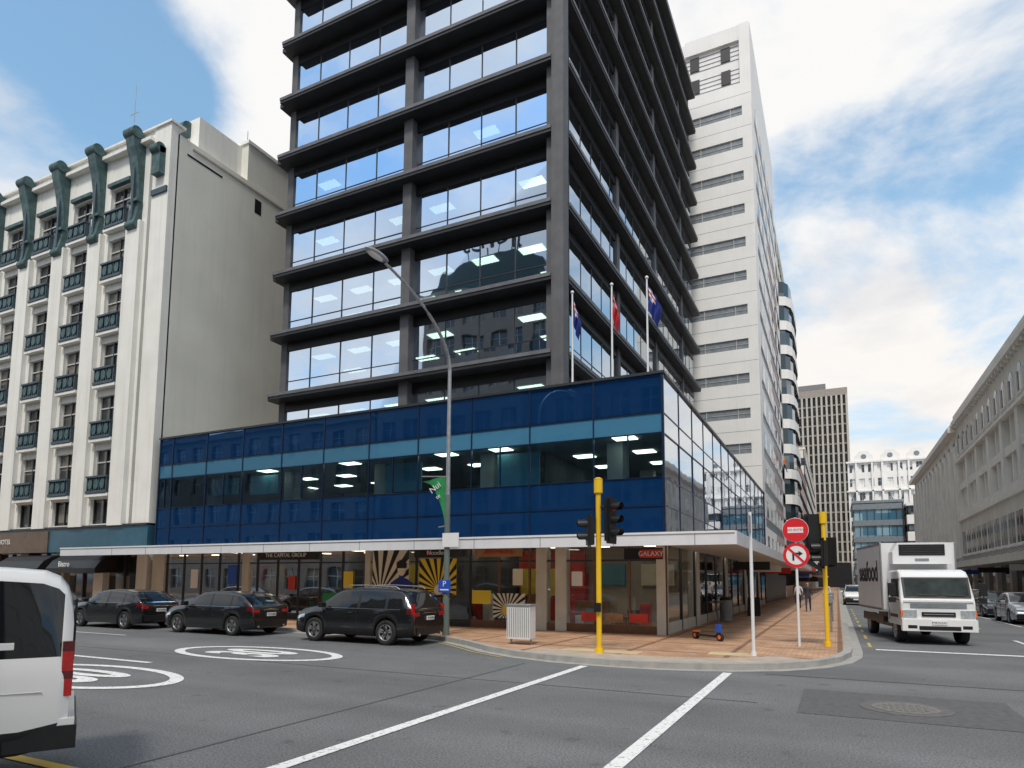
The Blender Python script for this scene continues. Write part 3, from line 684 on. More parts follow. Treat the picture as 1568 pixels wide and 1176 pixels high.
for i in range(60): cw.fbox(Fc,.5+i*1.07,.8+i*1.07,18.9,19.19,0,.35,'cream_conc2')
Cb['canopy'].box(9.7,12.4,22,86,3.35,3.6,'soffit'); Cb['canopy'].box(9.62,9.69,22,86,3.25,3.75,'cream_conc')
for i in range(24): Cb['canopy'].tube([(9.8,23+i*2.7,3.62),(12.45,23+i*2.7,4.7)],.02,'frame_dark',5)
for y,mt in ((40,'red_sign'),(52,'white_sign'),(63,'black_plastic'),(75,'blue_sign')): Cb['canopy'].box(10.0,12.0,y,y+.1,2.7,3.1,mt)
Cb.done()
Cc=G('classical_office_building'); Fd=Frame((12.5,86.8,0),(0,1,0),(-1,0,0)); DL=44
Cc['core'].box(12.9,34,86.9,130,0,18.5,'cream_conc2')
facade(Cc['walls'],Cc['windows'],Fd,DL,3.4,4,3.7,12,1.6,2.6,.7,'cream_conc2','win_cream','frame_dark',.35,ztop=18.6)
for i in range(13): Cc['walls'].fbox(Fd,i*DL/12-.4,i*DL/12+.4,4,17,0,.3,'cream_conc2')
Cc['walls'].fbox(Fd,-.3,DL+.3,18.6,19.2,-.3,.8,'cream_conc2'); Cc['walls'].fbox(Fd,0,DL,19.2,20,-.3,.2,'cream_conc2')
Cc['walls'].fbox(Fd,0,DL,0,3.4,-.3,0,'black_panel'); Cc['walls'].fbox(Fd,0,DL,3.3,3.7,0,2.5,'cream_conc')
Cc.done()

# ------------------------------------------------------------------ buildings behind the camera (reflected in the glazing)
def back_block(name,F,L_,nf,fh,nb,ww,wh,wall,win,depth=18,roof=False):
    b_=G(name); z=nf*fh
    b_['core'].fbox(F,.1,L_-.1,0,z,-depth,-.36,wall)
    facade(b_['walls'],b_['windows'],F,L_,0,nf,fh,nb,ww,wh,.8,wall,win,'frame_light',.3)
    b_['walls'].fbox(F,-.2,L_+.2,z,z+.7,-.8,.4,wall)
    if roof:
        b_['roof'].fprism(F,[(.5,z+.7),(L_-.5,z+.7),(L_-2,z+3.6),(L_-4.5,z+5),(4.5,z+5),(2,z+3.6)],-8,-1,'roof_teal')
        for i in range(5): b_['roof'].fbox(F,4.8+i*1.5,4.9+i*1.5,z+5,z+6,-1.3,-1.2,'black_plastic')
    e_=b_.done()
    if roof:
        t=text('jones',3.4,F.p(L_/2,z+7,-1.2),(R(90),0,PI),'black_plastic',e_,ext=.08)
PI=math.pi
back_block('office_building',Frame((-2,-9,0),(-1,0,0),(0,1,0)),22.6,5,3.7,9,1.6,2.2,'back_wall','win_back')
back_block('office_building',Frame((-25,-9,0),(-1,0,0),(0,1,0)),16,9,3.6,6,1.6,2.2,'rib_brown','win_back',roof=True)
back_block('office_building',Frame((-41.3,-9,0),(-1,0,0),(0,1,0)),40,5,3.6,13,1.7,2.1,'back_wall','win_back')
back_block('office_building',Frame((12.7,-9,0),(1,0,0),(0,1,0)),40,6,3.6,13,1.7,2.1,'cream_conc2','win_back')
back_block('office_building',Frame((12.7,-9,0),(0,-1,0),(-1,0,0)),40,6,3.6,13,1.7,2.1,'cream_conc2','win_back')

# ------------------------------------------------------------------ vehicles
def interp(P,x):
    if x<=P[0][0]: return P[0][1]
    for (a,b_),(c_,d_) in zip(P,P[1:]):
        if x<=c_: return b_+(d_-b_)*(x-a)/(c_-a)
    return P[-1][1]
def wheel(mb,x,y,r,wd,side,spokes=5):
    n=28; prof=[(r*.62,0),(r*.93,0),(r,.03),(r,wd-.03),(r*.93,wd),(r*.62,wd)]
    V=[]
    for i in range(n):
        t=2*math.pi*i/n
        for rr,ww in prof: V.append((x+rr*math.cos(t),y-side*(ww),r+rr*math.sin(t)))
    k=len(prof)
    mb.add(V,[(i*k+j,i*k+(j+1)%k,((i+1)%n)*k+(j+1)%k,((i+1)%n)*k+j) for i in range(n) for j in range(k)],'tyre',True)
    mb.cyl((x,y-side*.10,r),(x,y-side*.06,r),r*.6,r*.6,'black_plastic',24)
    V=[]
    for i in range(n):
        t=2*math.pi*i/n
        for rr,ww in ((r*.58,.02),(r*.66,.0),(r*.66,.05),(r*.58,.05)): V.append((x+rr*math.cos(t),y-side*(ww-.006),r+rr*math.sin(t)))
    mb.add(V,[(i*4+j,i*4+(j+1)%4,((i+1)%n)*4+(j+1)%4,((i+1)%n)*4+j) for i in range(n) for j in range(4)],'alloy',True)
    for i in range(spokes):
        t=2*math.pi*i/spokes+.3
        for dt in (-.12,.12):
            c_,s_=math.cos(t+dt*1.6),math.sin(t+dt*1.6); px,pz=-math.sin(t)*.028,math.cos(t)*.028
            a0=(x+c_*r*.6,r+s_*r*.6); b0=(x+math.cos(t)*r*.12,r+math.sin(t)*r*.12)
            V=[]
            for yy in (y-side*.015,y-side*.05):
                V+=[(a0[0]+px,yy,a0[1]+pz),(a0[0]-px,yy,a0[1]-pz),(b0[0]-px,yy,b0[1]-pz),(b0[0]+px,yy,b0[1]+pz)]
            mb.add(V,[(0,1,2,3),(4,7,6,5),(0,4,5,1),(1,5,6,2),(2,6,7,3),(3,7,4,0)],'alloy')
    mb.cyl((x,y-side*.05,r),(x,y-side*.0,r),r*.13,r*.11,'alloy',12)
STY={
 'suv':dict(L=4.43,W=1.86,top=[(-2.215,.80),(-2.20,1.0),(-2.16,1.08),(-2.0,1.30),(-1.84,1.50),(-1.72,1.57),(-1.4,1.61),(-.6,1.65),(.1,1.64),(.45,1.58),(.75,1.45),(1.15,1.18),(1.32,1.08),(1.6,1.04),(1.9,.98),(2.08,.90),(2.18,.78),(2.215,.62)],
   belt=[(-2.2,1.06),(-1.5,1.04),(-.8,.99),(.9,.96),(1.4,.95),(2.2,.75)],zb=.24,r=.36,ax=(-1.30,1.38),win=(-1.9,1.12),ws=(.35,1.28),rw=(-2.15,-1.76),pil=(-1.28,-.28),trim=True),
 'hatch':dict(L=4.35,W=1.78,top=[(-2.175,.72),(-2.16,.92),(-2.1,1.0),(-1.95,1.12),(-1.7,1.28),(-1.45,1.37),(-.9,1.44),(-.2,1.46),(.2,1.43),(.5,1.33),(1.0,1.08),(1.2,.98),(1.6,.93),(1.9,.85),(2.08,.74),(2.15,.6),(2.175,.5)],
   belt=[(-2.2,.98),(-1.5,.97),(-.8,.92),(.9,.88),(1.3,.86),(2.2,.6)],zb=.2,r=.325,ax=(-1.32,1.36),win=(-1.75,1.05),ws=(.18,1.15),rw=(-2.08,-1.47),pil=(-1.2,-.25),trim=False),
 'sedan':dict(L=4.6,W=1.8,top=[(-2.3,.72),(-2.27,.95),(-2.1,1.02),(-1.7,1.05),(-1.5,1.12),(-1.0,1.36),(-.7,1.43),(-.1,1.46),(.3,1.42),(.6,1.32),(1.1,1.07),(1.3,.98),(1.8,.91),(2.1,.82),(2.25,.65),(2.3,.5)],
   belt=[(-2.3,.95),(-1.5,.97),(-.8,.94),(.9,.9),(1.4,.88),(2.3,.6)],zb=.2,r=.33,ax=(-1.38,1.40),win=(-1.4,1.15),ws=(.28,1.25),rw=(-1.6,-.95),pil=(-.95,-.1),trim=False),
 'van':dict(L=4.7,W=1.7,top=[(-2.35,1.50),(-2.335,1.68),(-2.29,1.82),(-2.22,1.91),(-2.1,1.965),(-1.8,1.99),(0,2.0),(1.0,1.98),(1.35,1.9),(1.6,1.7),(1.95,1.3),(2.1,1.12),(2.25,1.0),(2.33,.8),(2.35,.6)],
   belt=[(-2.35,1.18),(1.5,1.18),(2.0,1.1),(2.35,.8)],zb=.36,r=.33,ax=(-1.35,1.2),win=(-2.27,1.75),ws=(1.3,2.1),rw=(9,9),pil=(-.75,.45),trim=False,tum=.6),
}
def car(name,loc,rot,style,paint,plate=True):
    S_=STY[style]; g_=G(name,loc,rot); L_,W=S_['L'],S_['W']; r=S_['r']; ra=r+.045; tum=S_.get('tum',1)
    xs=set()
    for p in S_['top']: xs.add(round(p[0],3))
    for i in range(41): xs.add(round(-L_/2+L_*i/40,3))
    for xw in S_['ax']:
        for q_ in (0,.2,.4,.6,.75,.87,.95,1): xs.add(round(xw+ra*q_,3)); xs.add(round(xw-ra*q_,3))
        xs.add(round(xw+ra+.01,3)); xs.add(round(xw-ra-.01,3))
    for p in S_['pil']: xs.add(p-.05); xs.add(p+.05)
    xs.add(S_['win'][0]); xs.add(S_['win'][1])
    xs=sorted(x for x in xs if -L_/2<=x<=L_/2)
    k=[]
    for x in xs:
        if not k or x-k[-1]>.004: k.append(x)
    xs=k; rings=[]
    for x in xs:
        top=interp(S_['top'],x); belt=min(interp(S_['belt'],x),top-.015)
        e_=abs(x)/(L_/2); w_=W/2*(1-.11*e_**7-.05*max(0,e_-.93)/.07)
        if style=='van': w_=W/2*(1-.03*e_**12-.04*max(0,e_-.97)/.03)
        zb=S_['zb']+.06*max(0,(e_-.85)/.15)
        for xw in S_['ax']:
            d_=abs(x-xw)
            if d_<=ra+.0005: zb=max(zb,r+math.sqrt(max(0,ra*ra-d_*d_)))
        cab=min(1,max(0,(top-belt)/.55))
        mid=zb+.5*(belt-zb)
        pts=[(0,zb),(w_*.86,zb),(w_*.975,zb+.02),(w_*1.0,min(mid,zb+.22)),(w_*.995,belt-.42*(belt-mid)),(w_*.965,belt-.02),(w_*.95,belt+.015*cab),
             (w_*(.93-.15*cab*tum),belt+(top-belt)*.84),(w_*(.89-.19*cab*tum),belt+(top-belt)*.955),(w_*.45,top-.004),(0,top)]
        rings.append(pts)
    V=[]
    for x,pts in zip(xs,rings):
        for y_,z_ in pts: V.append((x,y_,z_))
        for y_,z_ in pts[-2:0:-1]: V.append((x,-y_,z_))
    m_=20; body=g_['body']
    F_=[];MT=[]
    for i in range(len(xs)-1):
        xm=(xs[i]+xs[i+1])/2
        for j in range(20):
            sj=j if j<10 else 19-j
            mt=paint
            if sj==0: mt='black_plastic'
            if sj==1 or (S_['trim'] and sj==2): mt='black_plastic'
            if style=='van' and sj==2 and xm<-1.75: mt='black_plastic'
            if sj==6 and S_['win'][0]<xm<S_['win'][1] and all(abs(xm-p)>.05 for p in S_['pil']): mt='car_glass'
            if sj==6 and any(abs(xm-p)<=.05 for p in S_['pil']): mt='black_plastic'
            if sj>=8 and (S_['ws'][0]<xm<S_['ws'][1] or S_['rw'][0]<xm<S_['rw'][1]): mt='car_glass'
            if sj in(4,5) and xm<-L_/2+.2 and style!='van': mt='tail_dark'
            if sj==4 and xm>L_/2-.42: mt='head_lamp'
            F_.append((i*m_+j,(i+1)*m_+j,(i+1)*m_+(j+1)%m_,i*m_+(j+1)%m_)); MT.append(mt)
    o=len(body.v); body.v+=V
    for f,mt in zip(F_,MT): body.f.append([o+a for a in f]); body.m.append(mt); body.s.append(True)
    body.add(V[:m_],[tuple(range(m_))],paint); body.add(V[-m_:],[tuple(range(m_-1,-1,-1))],'black_plastic' if style!='van' else paint)
    wh=g_['wheels']
    for xw in S_['ax']:
        for sd in (1,-1): wheel(wh,xw,sd*(W/2-.02),r,.2,sd)
        wh.box(xw-ra,xw+ra,-W/2+.25,W/2-.25,.2,.5,'black_plastic')
    d=g_['details']; re=-L_/2
    bz=interp(S_['belt'],re+.1)
    if style=='van':
        for sd in (1,-1):
            d.box(re-.015,re+.07,sd*(W/2-.13),sd*(W/2-.035),.85,1.32,'tail_red'); d.box(re-.018,re+.073,sd*(W/2-.132),sd*(W/2-.033),1.0,1.07,'tail_dark')
            d.box(re-.017,re+.072,sd*(W/2-.131),sd*(W/2-.034),1.24,1.33,'tail_dark')
        d.box(re-.07,re+.45,-W/2+.01,W/2-.01,.40,.60,'black_plastic')
        d.box(re-.05,re+.3,-W/2+.02,W/2-.02,.60,.66,'white_paint')
        d.box(re-.02,re-.0,-.65,.65,1.15,1.70,'car_glass')
        for sd in (1,-1):
            d.box(re+1.0,re+1.25,sd*(W/2-.01),sd*(W/2+.012),1.0,1.06,'black_plastic')
            d.box(re+.2,re+3.4,sd*(W/2-.02),sd*(W/2+.002),.900,.906,'frame_light')
            d.box(re+1.9,re+1.908,sd*(W/2-.02),sd*(W/2+.002),.45,1.17,'frame_dark')
            d.box(re+.42,re+.52,sd*(W/2-.08),sd*(W/2-.048),1.27,1.33,'white_sign')
    else:
        for sd in (1,-1):
            d.box(re-.012,re+.08,sd*W*.28,sd*W*.42,bz-.22,bz-.12,'tail_red')
            if style=='suv': d.box(re-.0,re+.10,sd*W*.40,sd*W*.43,bz-.2,bz+.12,'tail_red')
            d.box(L_/2-.1,L_/2-.0,sd*W*.22,sd*W*.40,.62,.70,'head_lamp')
            mx=S_['ws'][1]-.3; d.box(mx-.08,mx+.08,sd*(W/2+.0),sd*(W/2+.18),bz-.02,bz+.12,paint)
            for xx in (S_['pil'][0]+.0,S_['pil'][1],S_['ws'][1]-.25): d.box(xx-.005,xx+.005,sd*(W/2-.03),sd*(W/2+.002),.4,bz-.05,'black_plastic')
            for xx in (S_['pil'][0]+.28,S_['pil'][1]+.25): d.box(xx-.09,xx+.09,sd*(W/2-.02),sd*(W/2+.02),bz-.16,bz-.13,'chrome' if paint!='black_paint' else 'darkgrey_paint')
            d.box(S_['win'][0]+.1,S_['win'][1]-.1,sd*(W/2*.945),sd*(W/2*.975),bz-.04,bz-.022,'chrome')
            if style=='suv': d.tube([(-1.6,sd*.66,1.60),(-1.5,sd*.67,1.67),(-.4,sd*.67,1.71),(.2,sd*.67,1.70),(.4,sd*.66,1.63)],.018,'alloy',6)
        d.box(re-.03,re+.05,-W*.36,W*.36,.30,.52,'black_plastic')
        d.box(re-.045,re-.02,-.19,.19,bz-.34,bz-.22,'white_sign'); d.box(L_/2-.02,L_/2+.02,-.19,.19,.42,.53,'white_sign')
        d.box(re-.02,re+.04,-.32,.32,bz-.14,bz-.12,'chrome')
        for sd in (1,-1): d.cyl((re-.04,sd*.55,.31),(re+.05,sd*.55,.31),.04,.04,'chrome',10)
        for k_ in range(4): d.box(L_/2-.03,L_/2+.008,-.42,.42,.55+k_*.045,.57+k_*.045,'chrome')
    e_=g_.done(details=.012)
    if style!='van': text('PLN486',.1,(re-.047,0,bz-.28),(R(90),0,R(-90)),'black_plastic',e_,ext=.001)
    return e_
car('parked_suv',(-13.0,16.4,0),PI,'suv','black_paint')
car('parked_car',(-19.3,16.4,0),PI,'hatch','black_paint')
car('parked_car',(-24.9,16.4,0),PI,'hatch','black_paint')
car('parked_car',(-30.6,16.4,0),PI,'sedan','darkgrey_paint')
car('van',(-8.03,1.97,0),math.atan2(-.866,-.50),'van','white_paint')
car('parked_car',(8.0,39.5,0),-PI/2,'sedan','silver_paint')
car('parked_car',(8.0,31.3,0),-PI/2,'suv','black_paint')
car('parked_car',(8.0,46,0),-PI/2,'hatch','darkgrey_paint')
car('parked_car',(8.0,53,0),-PI/2,'sedan','white_paint')
car('parked_car',(8.0,61,0),-PI/2,'suv','silver_paint')
car('car',(1.3,63,0),-PI/2,'suv','white_paint'); car('car',(1.4,75,0),-PI/2,'hatch','silver_paint')
car('car',(4.6,95,0),-PI/2,'hatch','white_paint')
car('parked_car',(-16,-1.5,0),0,'hatch','silver_paint'); car('parked_car',(-23,-1.5,0),0,'suv','white_paint')

# truck (front = +x local)
ang=math.atan2(-.989,.15)
K=G('refrigerated_truck',(2.62-.15*3.3+.1,23.8+.989*3.3,0),ang)
cb=K['cab']
prof=[(1.5,.55),(3.22,.55),(3.3,.75),(3.3,1.28),(3.24,1.42),(3.0,2.10),(2.85,2.24),(2.6,2.30),(1.5,2.30)]
n=len(prof)
V=[(x,-1.0 if z<1.5 else -.93,z) for x,z in prof]+[(x,1.0 if z<1.5 else .93,z) for x,z in prof]
cb.add(V,[tuple(range(n)),tuple(range(2*n-1,n-1,-1))]+[(i,n+i,n+(i+1)%n,(i+1)%n) for i in range(n)],'white_paint')
dt=K['cab_details']
def slantbox(mb,y0,y1,z0,z1,off,th,mt):
    fx=lambda z:3.24+(3.0-3.24)*(z-1.42)/(2.10-1.42)
    V=[]
    for yy in (y0,y1):
        for z,dx in ((z0,off),(z0,off+th),(z1,off+th),(z1,off)): V.append((fx(z)+dx,yy,z))
    mb.add(V,[(0,1,2,3),(4,7,6,5),(0,4,5,1),(1,5,6,2),(2,6,7,3),(3,7,4,0)],mt)
slantbox(dt,-.90,.90,1.44,2.06,-.02,.06,'black_plastic'); slantbox(dt,-.84,.84,1.50,2.02,.03,.02,'windscreen')
for y0 in (-.5,.25): slantbox(dt,y0,y0+.5,1.5,1.53,.05,.02,'black_plastic')
dt.box(3.29,3.32,-.75,.75,1.12,1.26,'stripe_gray'); dt.box(3.3,3.335,-.93,.93,1.30,1.36,'white_paint')
dt.box(3.3,3.325,-.45,.45,.86,1.0,'black_plastic'); dt.box(3.32,3.33,-.4,.4,.92,.94,'chrome')
for sd in (1,-1):
    dt.box(3.2,3.33,sd*.58,sd*.96,.84,1.06,'head_lamp'); dt.box(3.2,3.31,sd*.93,sd*1.01,.86,1.04,'orange')
    V=[(2.0,sd*1.005,1.45),(3.02,sd*1.005,1.45),(2.86,sd*.955,2.02),(2.0,sd*.955,2.02)]
    dt.add(V+[(a,b_-sd*.04,c_) for a,b_,c_ in V],[(0,1,2,3),(4,7,6,5),(0,4,5,1),(1,5,6,2),(2,6,7,3),(3,7,4,0)],'windscreen')
    dt.box(1.75,1.77,sd*.99,sd*1.008,.7,1.5,'frame_dark')
    dt.tube([(3.0,sd*.95,2.0),(3.25,sd*1.2,2.0),(3.25,sd*1.22,1.45),(3.05,sd*1.0,1.35)],.018,'black_plastic',6)
    dt.box(3.18,3.28,sd*1.12,sd*1.32,1.5,1.88,'black_plastic'); dt.box(3.18,3.28,sd*1.12,sd*1.3,1.28,1.44,'black_plastic')
    dt.box(3.25,3.385,sd*.6,sd*.85,.5,.6,'black_plastic')
dt.box(3.2,3.38,-1.0,1.0,.42,.78,'white_paint'); dt.box(3.36,3.395,-.55,.55,.46,.58,'black_plastic')
dt.box(3.38,3.40,-.2,.2,.62,.74,'white_sign')
bx=K['refrigerated_box']
bx.box(-2.7,1.35,-1.1,1.1,.98,3.22,'box_white')
for sd in (1,-1):
    bx.box(-2.7,1.36,sd*1.1,sd*1.115,.95,1.03,'alloy'); bx.box(-2.7,1.36,sd*1.1,sd*1.115,3.15,3.24,'alloy')
    bx.box(1.3,1.37,sd*1.07,sd*1.12,.95,3.24,'alloy')
    bx.box(-2.4,.9,sd*.98,sd*1.0,.5,.8,'black_plastic')
rf=K['refrigeration_unit']
rf.fprism(Frame((1.36,0,0),(0,1,0),(1,0,0)),[(-.85,2.5),(.85,2.5),(.85,2.9),(.7,3.2),(-.7,3.2),(-.85,2.9)],0,.5,'white_metal'); rf.box(1.862,1.88,-.66,.66,2.78,3.14,'black_plastic')
for i in range(4): rf.box(1.882,1.89,-.6,.6,2.82+i*.08,2.835+i*.08,'frame_dark')
rf.box(1.862,1.88,-.2,.2,2.60,2.68,'stripe_gray')
ch=K['chassis']; ch.box(-2.5,3.0,-.45,.45,.5,.78,'black_plastic'); ch.box(-1.9,3.1,-.85,.85,.42,.6,'black_plastic')
for x in (2.35,-1.5):
    for sd in (1,-1): wheel(ch,x,sd*.98,.39,.26,sd,6)
for sd in (1,-1): ch.box(1.9,2.85,sd*.8,sd*1.0,.80,.9,'black_plastic')
ke=K.done(cab=.07,cab_details=.008,refrigerated_box=.02,refrigeration_unit=.03)
text('MKN341',.11,(3.402,0,.68),RS,'black_plastic',ke,ext=.001)
t=text('seafood',1.0,(-.7,-1.112,2.25),(R(90),0,0),'frame_dark',ke,ext=.004); t.data.offset=.02

# ------------------------------------------------------------------ street furniture
def signal_head(mb,c,d,n=3,sz=.11):
    d=Vector(d).normalized(); u=Vector((-d.y,d.x,0)); c=Vector(c); H=n*.16+.03
    F=Frame(c,u,d)
    mb.fbox(F,-.15,.15,-H,H,-.12,.05,'black_plastic'); mb.fbox(F,-.22,.22,-H-.07,H+.07,-.02,.0,'black_plastic')
    for i in range(n):
        z=H-.19-i*.32
        p=F.p(0,z,.05); mb.cyl(p,p+d*.015,sz*.95,sz*.95,'tail_red' if i==0 else 'black_plastic',16)
        V=[];k=9
        for s_ in (0,.24):
            for q_ in range(k):
                a=math.pi*(-.15+1.3*q_/(k-1)); V.append(F.p(math.cos(a)*.12,z+math.sin(a)*.12,.05+s_-(.06 if s_ and q_ in(0,k-1) else 0)))
        mb.add(V,[(i_,i_+1,k+i_+1,k+i_) for i_ in range(k-1)],'black_plastic',True)
TS=G('traffic_light',(-5.3,15.6,.13)); p=TS['pole']
p.cyl((0,0,0),(0,0,3.95),.065,.065,'yellow_paint'); p.cyl((0,0,0),(0,0,.12),.11,.1,'yellow_paint'); p.cyl((0,0,3.95),(0,0,4.3),.11,.11,'yellow_paint'); p.cyl((0,0,4.3),(0,0,4.34),.12,.05,'yellow_paint')
h=TS['signal_heads']; signal_head(h,(.34,.0,3.25),(1,-.25,0)); signal_head(h,(-.24,-.05,3.0),(-.9,-.5,0),2)
h.cyl((0,0,3.6),(.36,0,3.6),.025,.025,'black_plastic'); h.cyl((0,0,2.95),(.36,0,2.95),.025,.025,'black_plastic'); h.cyl((0,0,3.0),(-.24,0,3.0),.025,.025,'black_plastic')
h.box(-.08,.08,-.14,-.06,1.0,1.22,'black_plastic')
TS.done()
TS=G('traffic_light',(-.30,20.3,.13)); p=TS['pole']
p.cyl((0,0,0),(0,0,3.6),.06,.06,'yellow_paint'); p.cyl((0,0,0),(0,0,.12),.1,.1,'yellow_paint'); p.cyl((0,0,3.4),(0,0,3.72),.1,.1,'yellow_paint')
h=TS['signal_heads']; signal_head(h,(-.28,.1,3.1),(-.3,1,0)); signal_head(h,(-.05,-.32,2.55),(-.95,-.2,0),2); h.cyl((0,0,3.3),(-.28,.1,3.3),.025,.025,'black_plastic'); h.cyl((0,0,2.6),(0,-.32,2.6),.025,.025,'black_plastic')
signal_head(h,(.1,.34,2.6),(.2,1,0),2)
TS.done()
N_=G('no_entry_sign',(-1.0,19.9,.13)); p=N_['pole']; p.cyl((0,0,0),(0,0,3.55),.035,.035,'white_metal')
Fn=Frame((0,0,0),(1,0,0),(-.0,-1,0)); d=N_['sign_faces']
disc=lambda r,z,n=32:[(r*math.cos(2*PI*i/n),z+r*math.sin(2*PI*i/n)) for i in range(n)]
d.fprism(Fn,disc(.33,3.2),.04,.055,'red_sign'); d.fprism(Fn,disc(.34,3.2),.035,.04,'white_sign'); d.fbox(Fn,-.2,.2,3.12,3.28,.055,.06,'white_sign')
d.fprism(Fn,disc(.34,2.5),.04,.055,'white_sign')
rg=disc(.34,2.5);ri=disc(.26,2.5)
d.add([Fn.p(a,b_,.06) for a,b_ in rg]+[Fn.p(a,b_,.06) for a,b_ in ri],[(i,(i+1)%32,32+(i+1)%32,32+i) for i in range(32)],'red_sign')
d.fbox(Fn,-.10,-.05,2.35,2.55,.058,.062,'black_plastic'); d.fbox(Fn,-.10,.08,2.52,2.57,.0585,.063,'black_plastic'); d.fprism(Fn,[(.06,2.47),(.17,2.545),(.06,2.62)],.0588,.0635,'black_plastic')
d.fprism(Fn,[(-.2,2.66),(-.16,2.7),(.2,2.34),(.16,2.3)],.064,.068,'red_sign')
e=N_.done(); text('NO ENTRY',.09,(0,-.065,3.2),FR,'red_sign',e,ext=.001)
P_=G('sign_pole',(-1.85,16.8,.13)); P_['pole'].cyl((0,0,0),(0,0,3.45),.04,.04,'white_metal'); P_['pole'].cyl((0,0,0),(0,0,.1),.07,.06,'white_metal'); P_['sign'].box(-.02,.02,-.3,.3,2.95,3.35,'galv'); P_.done()
SL=G('street_lamp',(-11.25,18.05,.13)); p=SL['pole']
p.cyl((0,0,0),(0,0,1.2),.12,.11,'lamp_green'); p.cyl((0,0,1.2),(0,0,4.5),.095,.09,'lamp_green'); p.cyl((0,0,4.5),(0,0,8.6),.075,.06,'galv')
pts=[];rr=[]
for i in range(15):
    a=i/14*R(72); pts.append((0,-3.6*(1-math.cos(a))/(1-math.cos(R(72))),8.6+2.15*math.sin(a)/math.sin(R(72)))); rr.append(.06-.02*i/14)
p.tube(pts,rr,'galv')
x,y,z=pts[-1]
p=SL['luminaire']; p.sphere((0,y-.35,z+.07),.5,'galv',10,(.32,1,.2)); p.sphere((0,y-.4,z+.02),.36,'white_metal',8,(.35,1,.18))
p=SL['signs']
p.box(-.1,.5,-.13,-.1,2.8,3.25,'white_sign')
p.box(-.22,.22,-.13,-.1,1.35,1.75,'blue_sign'); p.box(-.16,.16,-.135,-.13,1.42,1.46,'white_sign')
p.cyl((0,0,5.1),(-.95,-.1,5.15),.02,.02,'galv',6); p.cyl((0,0,3.5),(-.3,-.05,3.45),.02,.02,'galv',6)
f=SL['banner']; V=[];nx,nz=8,10
for i in range(nx+1):
    for j in range(nz+1):
        u=i/nx; v=j/nz; top_=5.1-.1*u; bot=3.5+1.25*u**1.1
        V.append((-.08-u*.9*(.3+.7*v) ,-.04+.05*math.sin(u*6+v*3),bot+(top_-bot)*v))
f.add(V,[(i*(nz+1)+j,(i+1)*(nz+1)+j,(i+1)*(nz+1)+j+1,i*(nz+1)+j+1) for i in range(nx) for j in range(nz)],'green_flag',True)
e=SL.done(); text('P',.26,(0,-.137,1.62),FR,'white_sign',e,ext=.001); text('Nui',.3,(-.42,-.12,4.75),(R(90),R(-35),0),'white_sign',e,ext=.002); text('te',.2,(-.3,-.12,4.45),(R(90),R(-35),0),'white_sign',e,ext=.002)
for x,y,m1,sw_ in ((-9.2,24.0,'blue_flag',.7),(-7.55,24.0,'red_flag',.6),(-6.15,24.0,'blue_flag',1.2)):
    Fg=G('flagpole',(x,y,8.75)); Fg['pole'].cyl((0,0,0),(0,0,4.7),.045,.03,'white_metal'); Fg['pole'].sphere((0,0,4.75),.07,'white_metal',6)
    V=[];nx,nz=14,10
    for i in range(nx+1):
        for j in range(nz+1):
            u=i/nx; v=j/nz
            V.append((.04+u*.42*sw_*(1-.35*v*u)+.03*math.sin(v*5),.12*math.sin(u*13+v*1.5)*(.3+u),4.45-v*1.0-u*.95*(1-.25*v)))
    ff=[(i*(nz+1)+j,(i+1)*(nz+1)+j,(i+1)*(nz+1)+j+1,i*(nz+1)+j+1) for i in range(nx) for j in range(nz)]
    canton=[(i,j) for i in range(nx) for j in range(nz)]
    for f_,(i,j) in zip(ff,canton):
        mt=m1
        if i<7 and j<5 and (j==2 or i==3): mt='red_flag' if m1=='blue_flag' else 'white_sign'
        elif i<7 and j<5 and (j in(1,3) or i in(2,4)) and m1=='blue_flag': mt='white_sign'
        Fg['flag'].add([V[a] for a in f_],[(0,1,2,3)],mt,True)
    Fg.done()
U=G('utility_cabinet',(-7.9,16.6,.13)); b_=U['body']; b_.box(-.35,.35,-.2,.2,.15,1.05,'white_metal'); b_.box(-.38,.38,-.23,.23,1.05,1.1,'galv')
for i in range(12): b_.box(-.32+i*.057,-.30+i*.057,-.215,-.202,.2,1.0,'stripe_gray')
for sx_ in (-.3,.3): b_.cyl((sx_,0,0),(sx_,0,.16),.03,.03,'galv')
U.done(body=.01)
E=G('kick_scooter',(-3.6,20.6,.13),R(-35)); b_=E['frame']
b_.box(-.38,.38,-.09,.09,.11,.16,'black_plastic'); b_.cyl((.38,0,.14),(.52,0,.30),.04,.04,'black_plastic',8); b_.cyl((.54,0,.15),(.40,0,1.15),.035,.032,'black_plastic',8); b_.cyl((.40,-.27,1.15),(.40,.27,1.15),.026,.026,'black_plastic',8)
b_.box(.36,.46,-.05,.05,1.1,1.2,'black_plastic'); b_.box(.42,.56,-.05,.05,.26,.5,'blue_sign')
b_.box(-.54,-.3,-.05,.05,.22,.26,'orange')
for x in (-.45,.54):
    b_.cyl((x,-.04,.12),(x,.04,.12),.12,.12,'tyre',18); b_.cyl((x,-.044,.12),(x,.044,.12),.06,.06,'orange',12)
E.done()
Lb=G('litter_bin',(-4.4,30,.13)); Lb['body'].cyl((0,0,.05),(0,0,.95),.25,.27,'stripe_gray',20); Lb['body'].cyl((0,0,.95),(0,0,1.08),.29,.2,'black_plastic',20); Lb.done()
Sb=G('sandwich_board',(-3.9,36,.13))
Sb['board'].add([(-.3,-.25,0),(.3,-.25,0),(.3,0,.95),(-.3,0,.95),(-.3,.25,0),(.3,.25,0)],[(0,1,2,3),(4,3,2,5)],'black_plastic'); Sb.done()
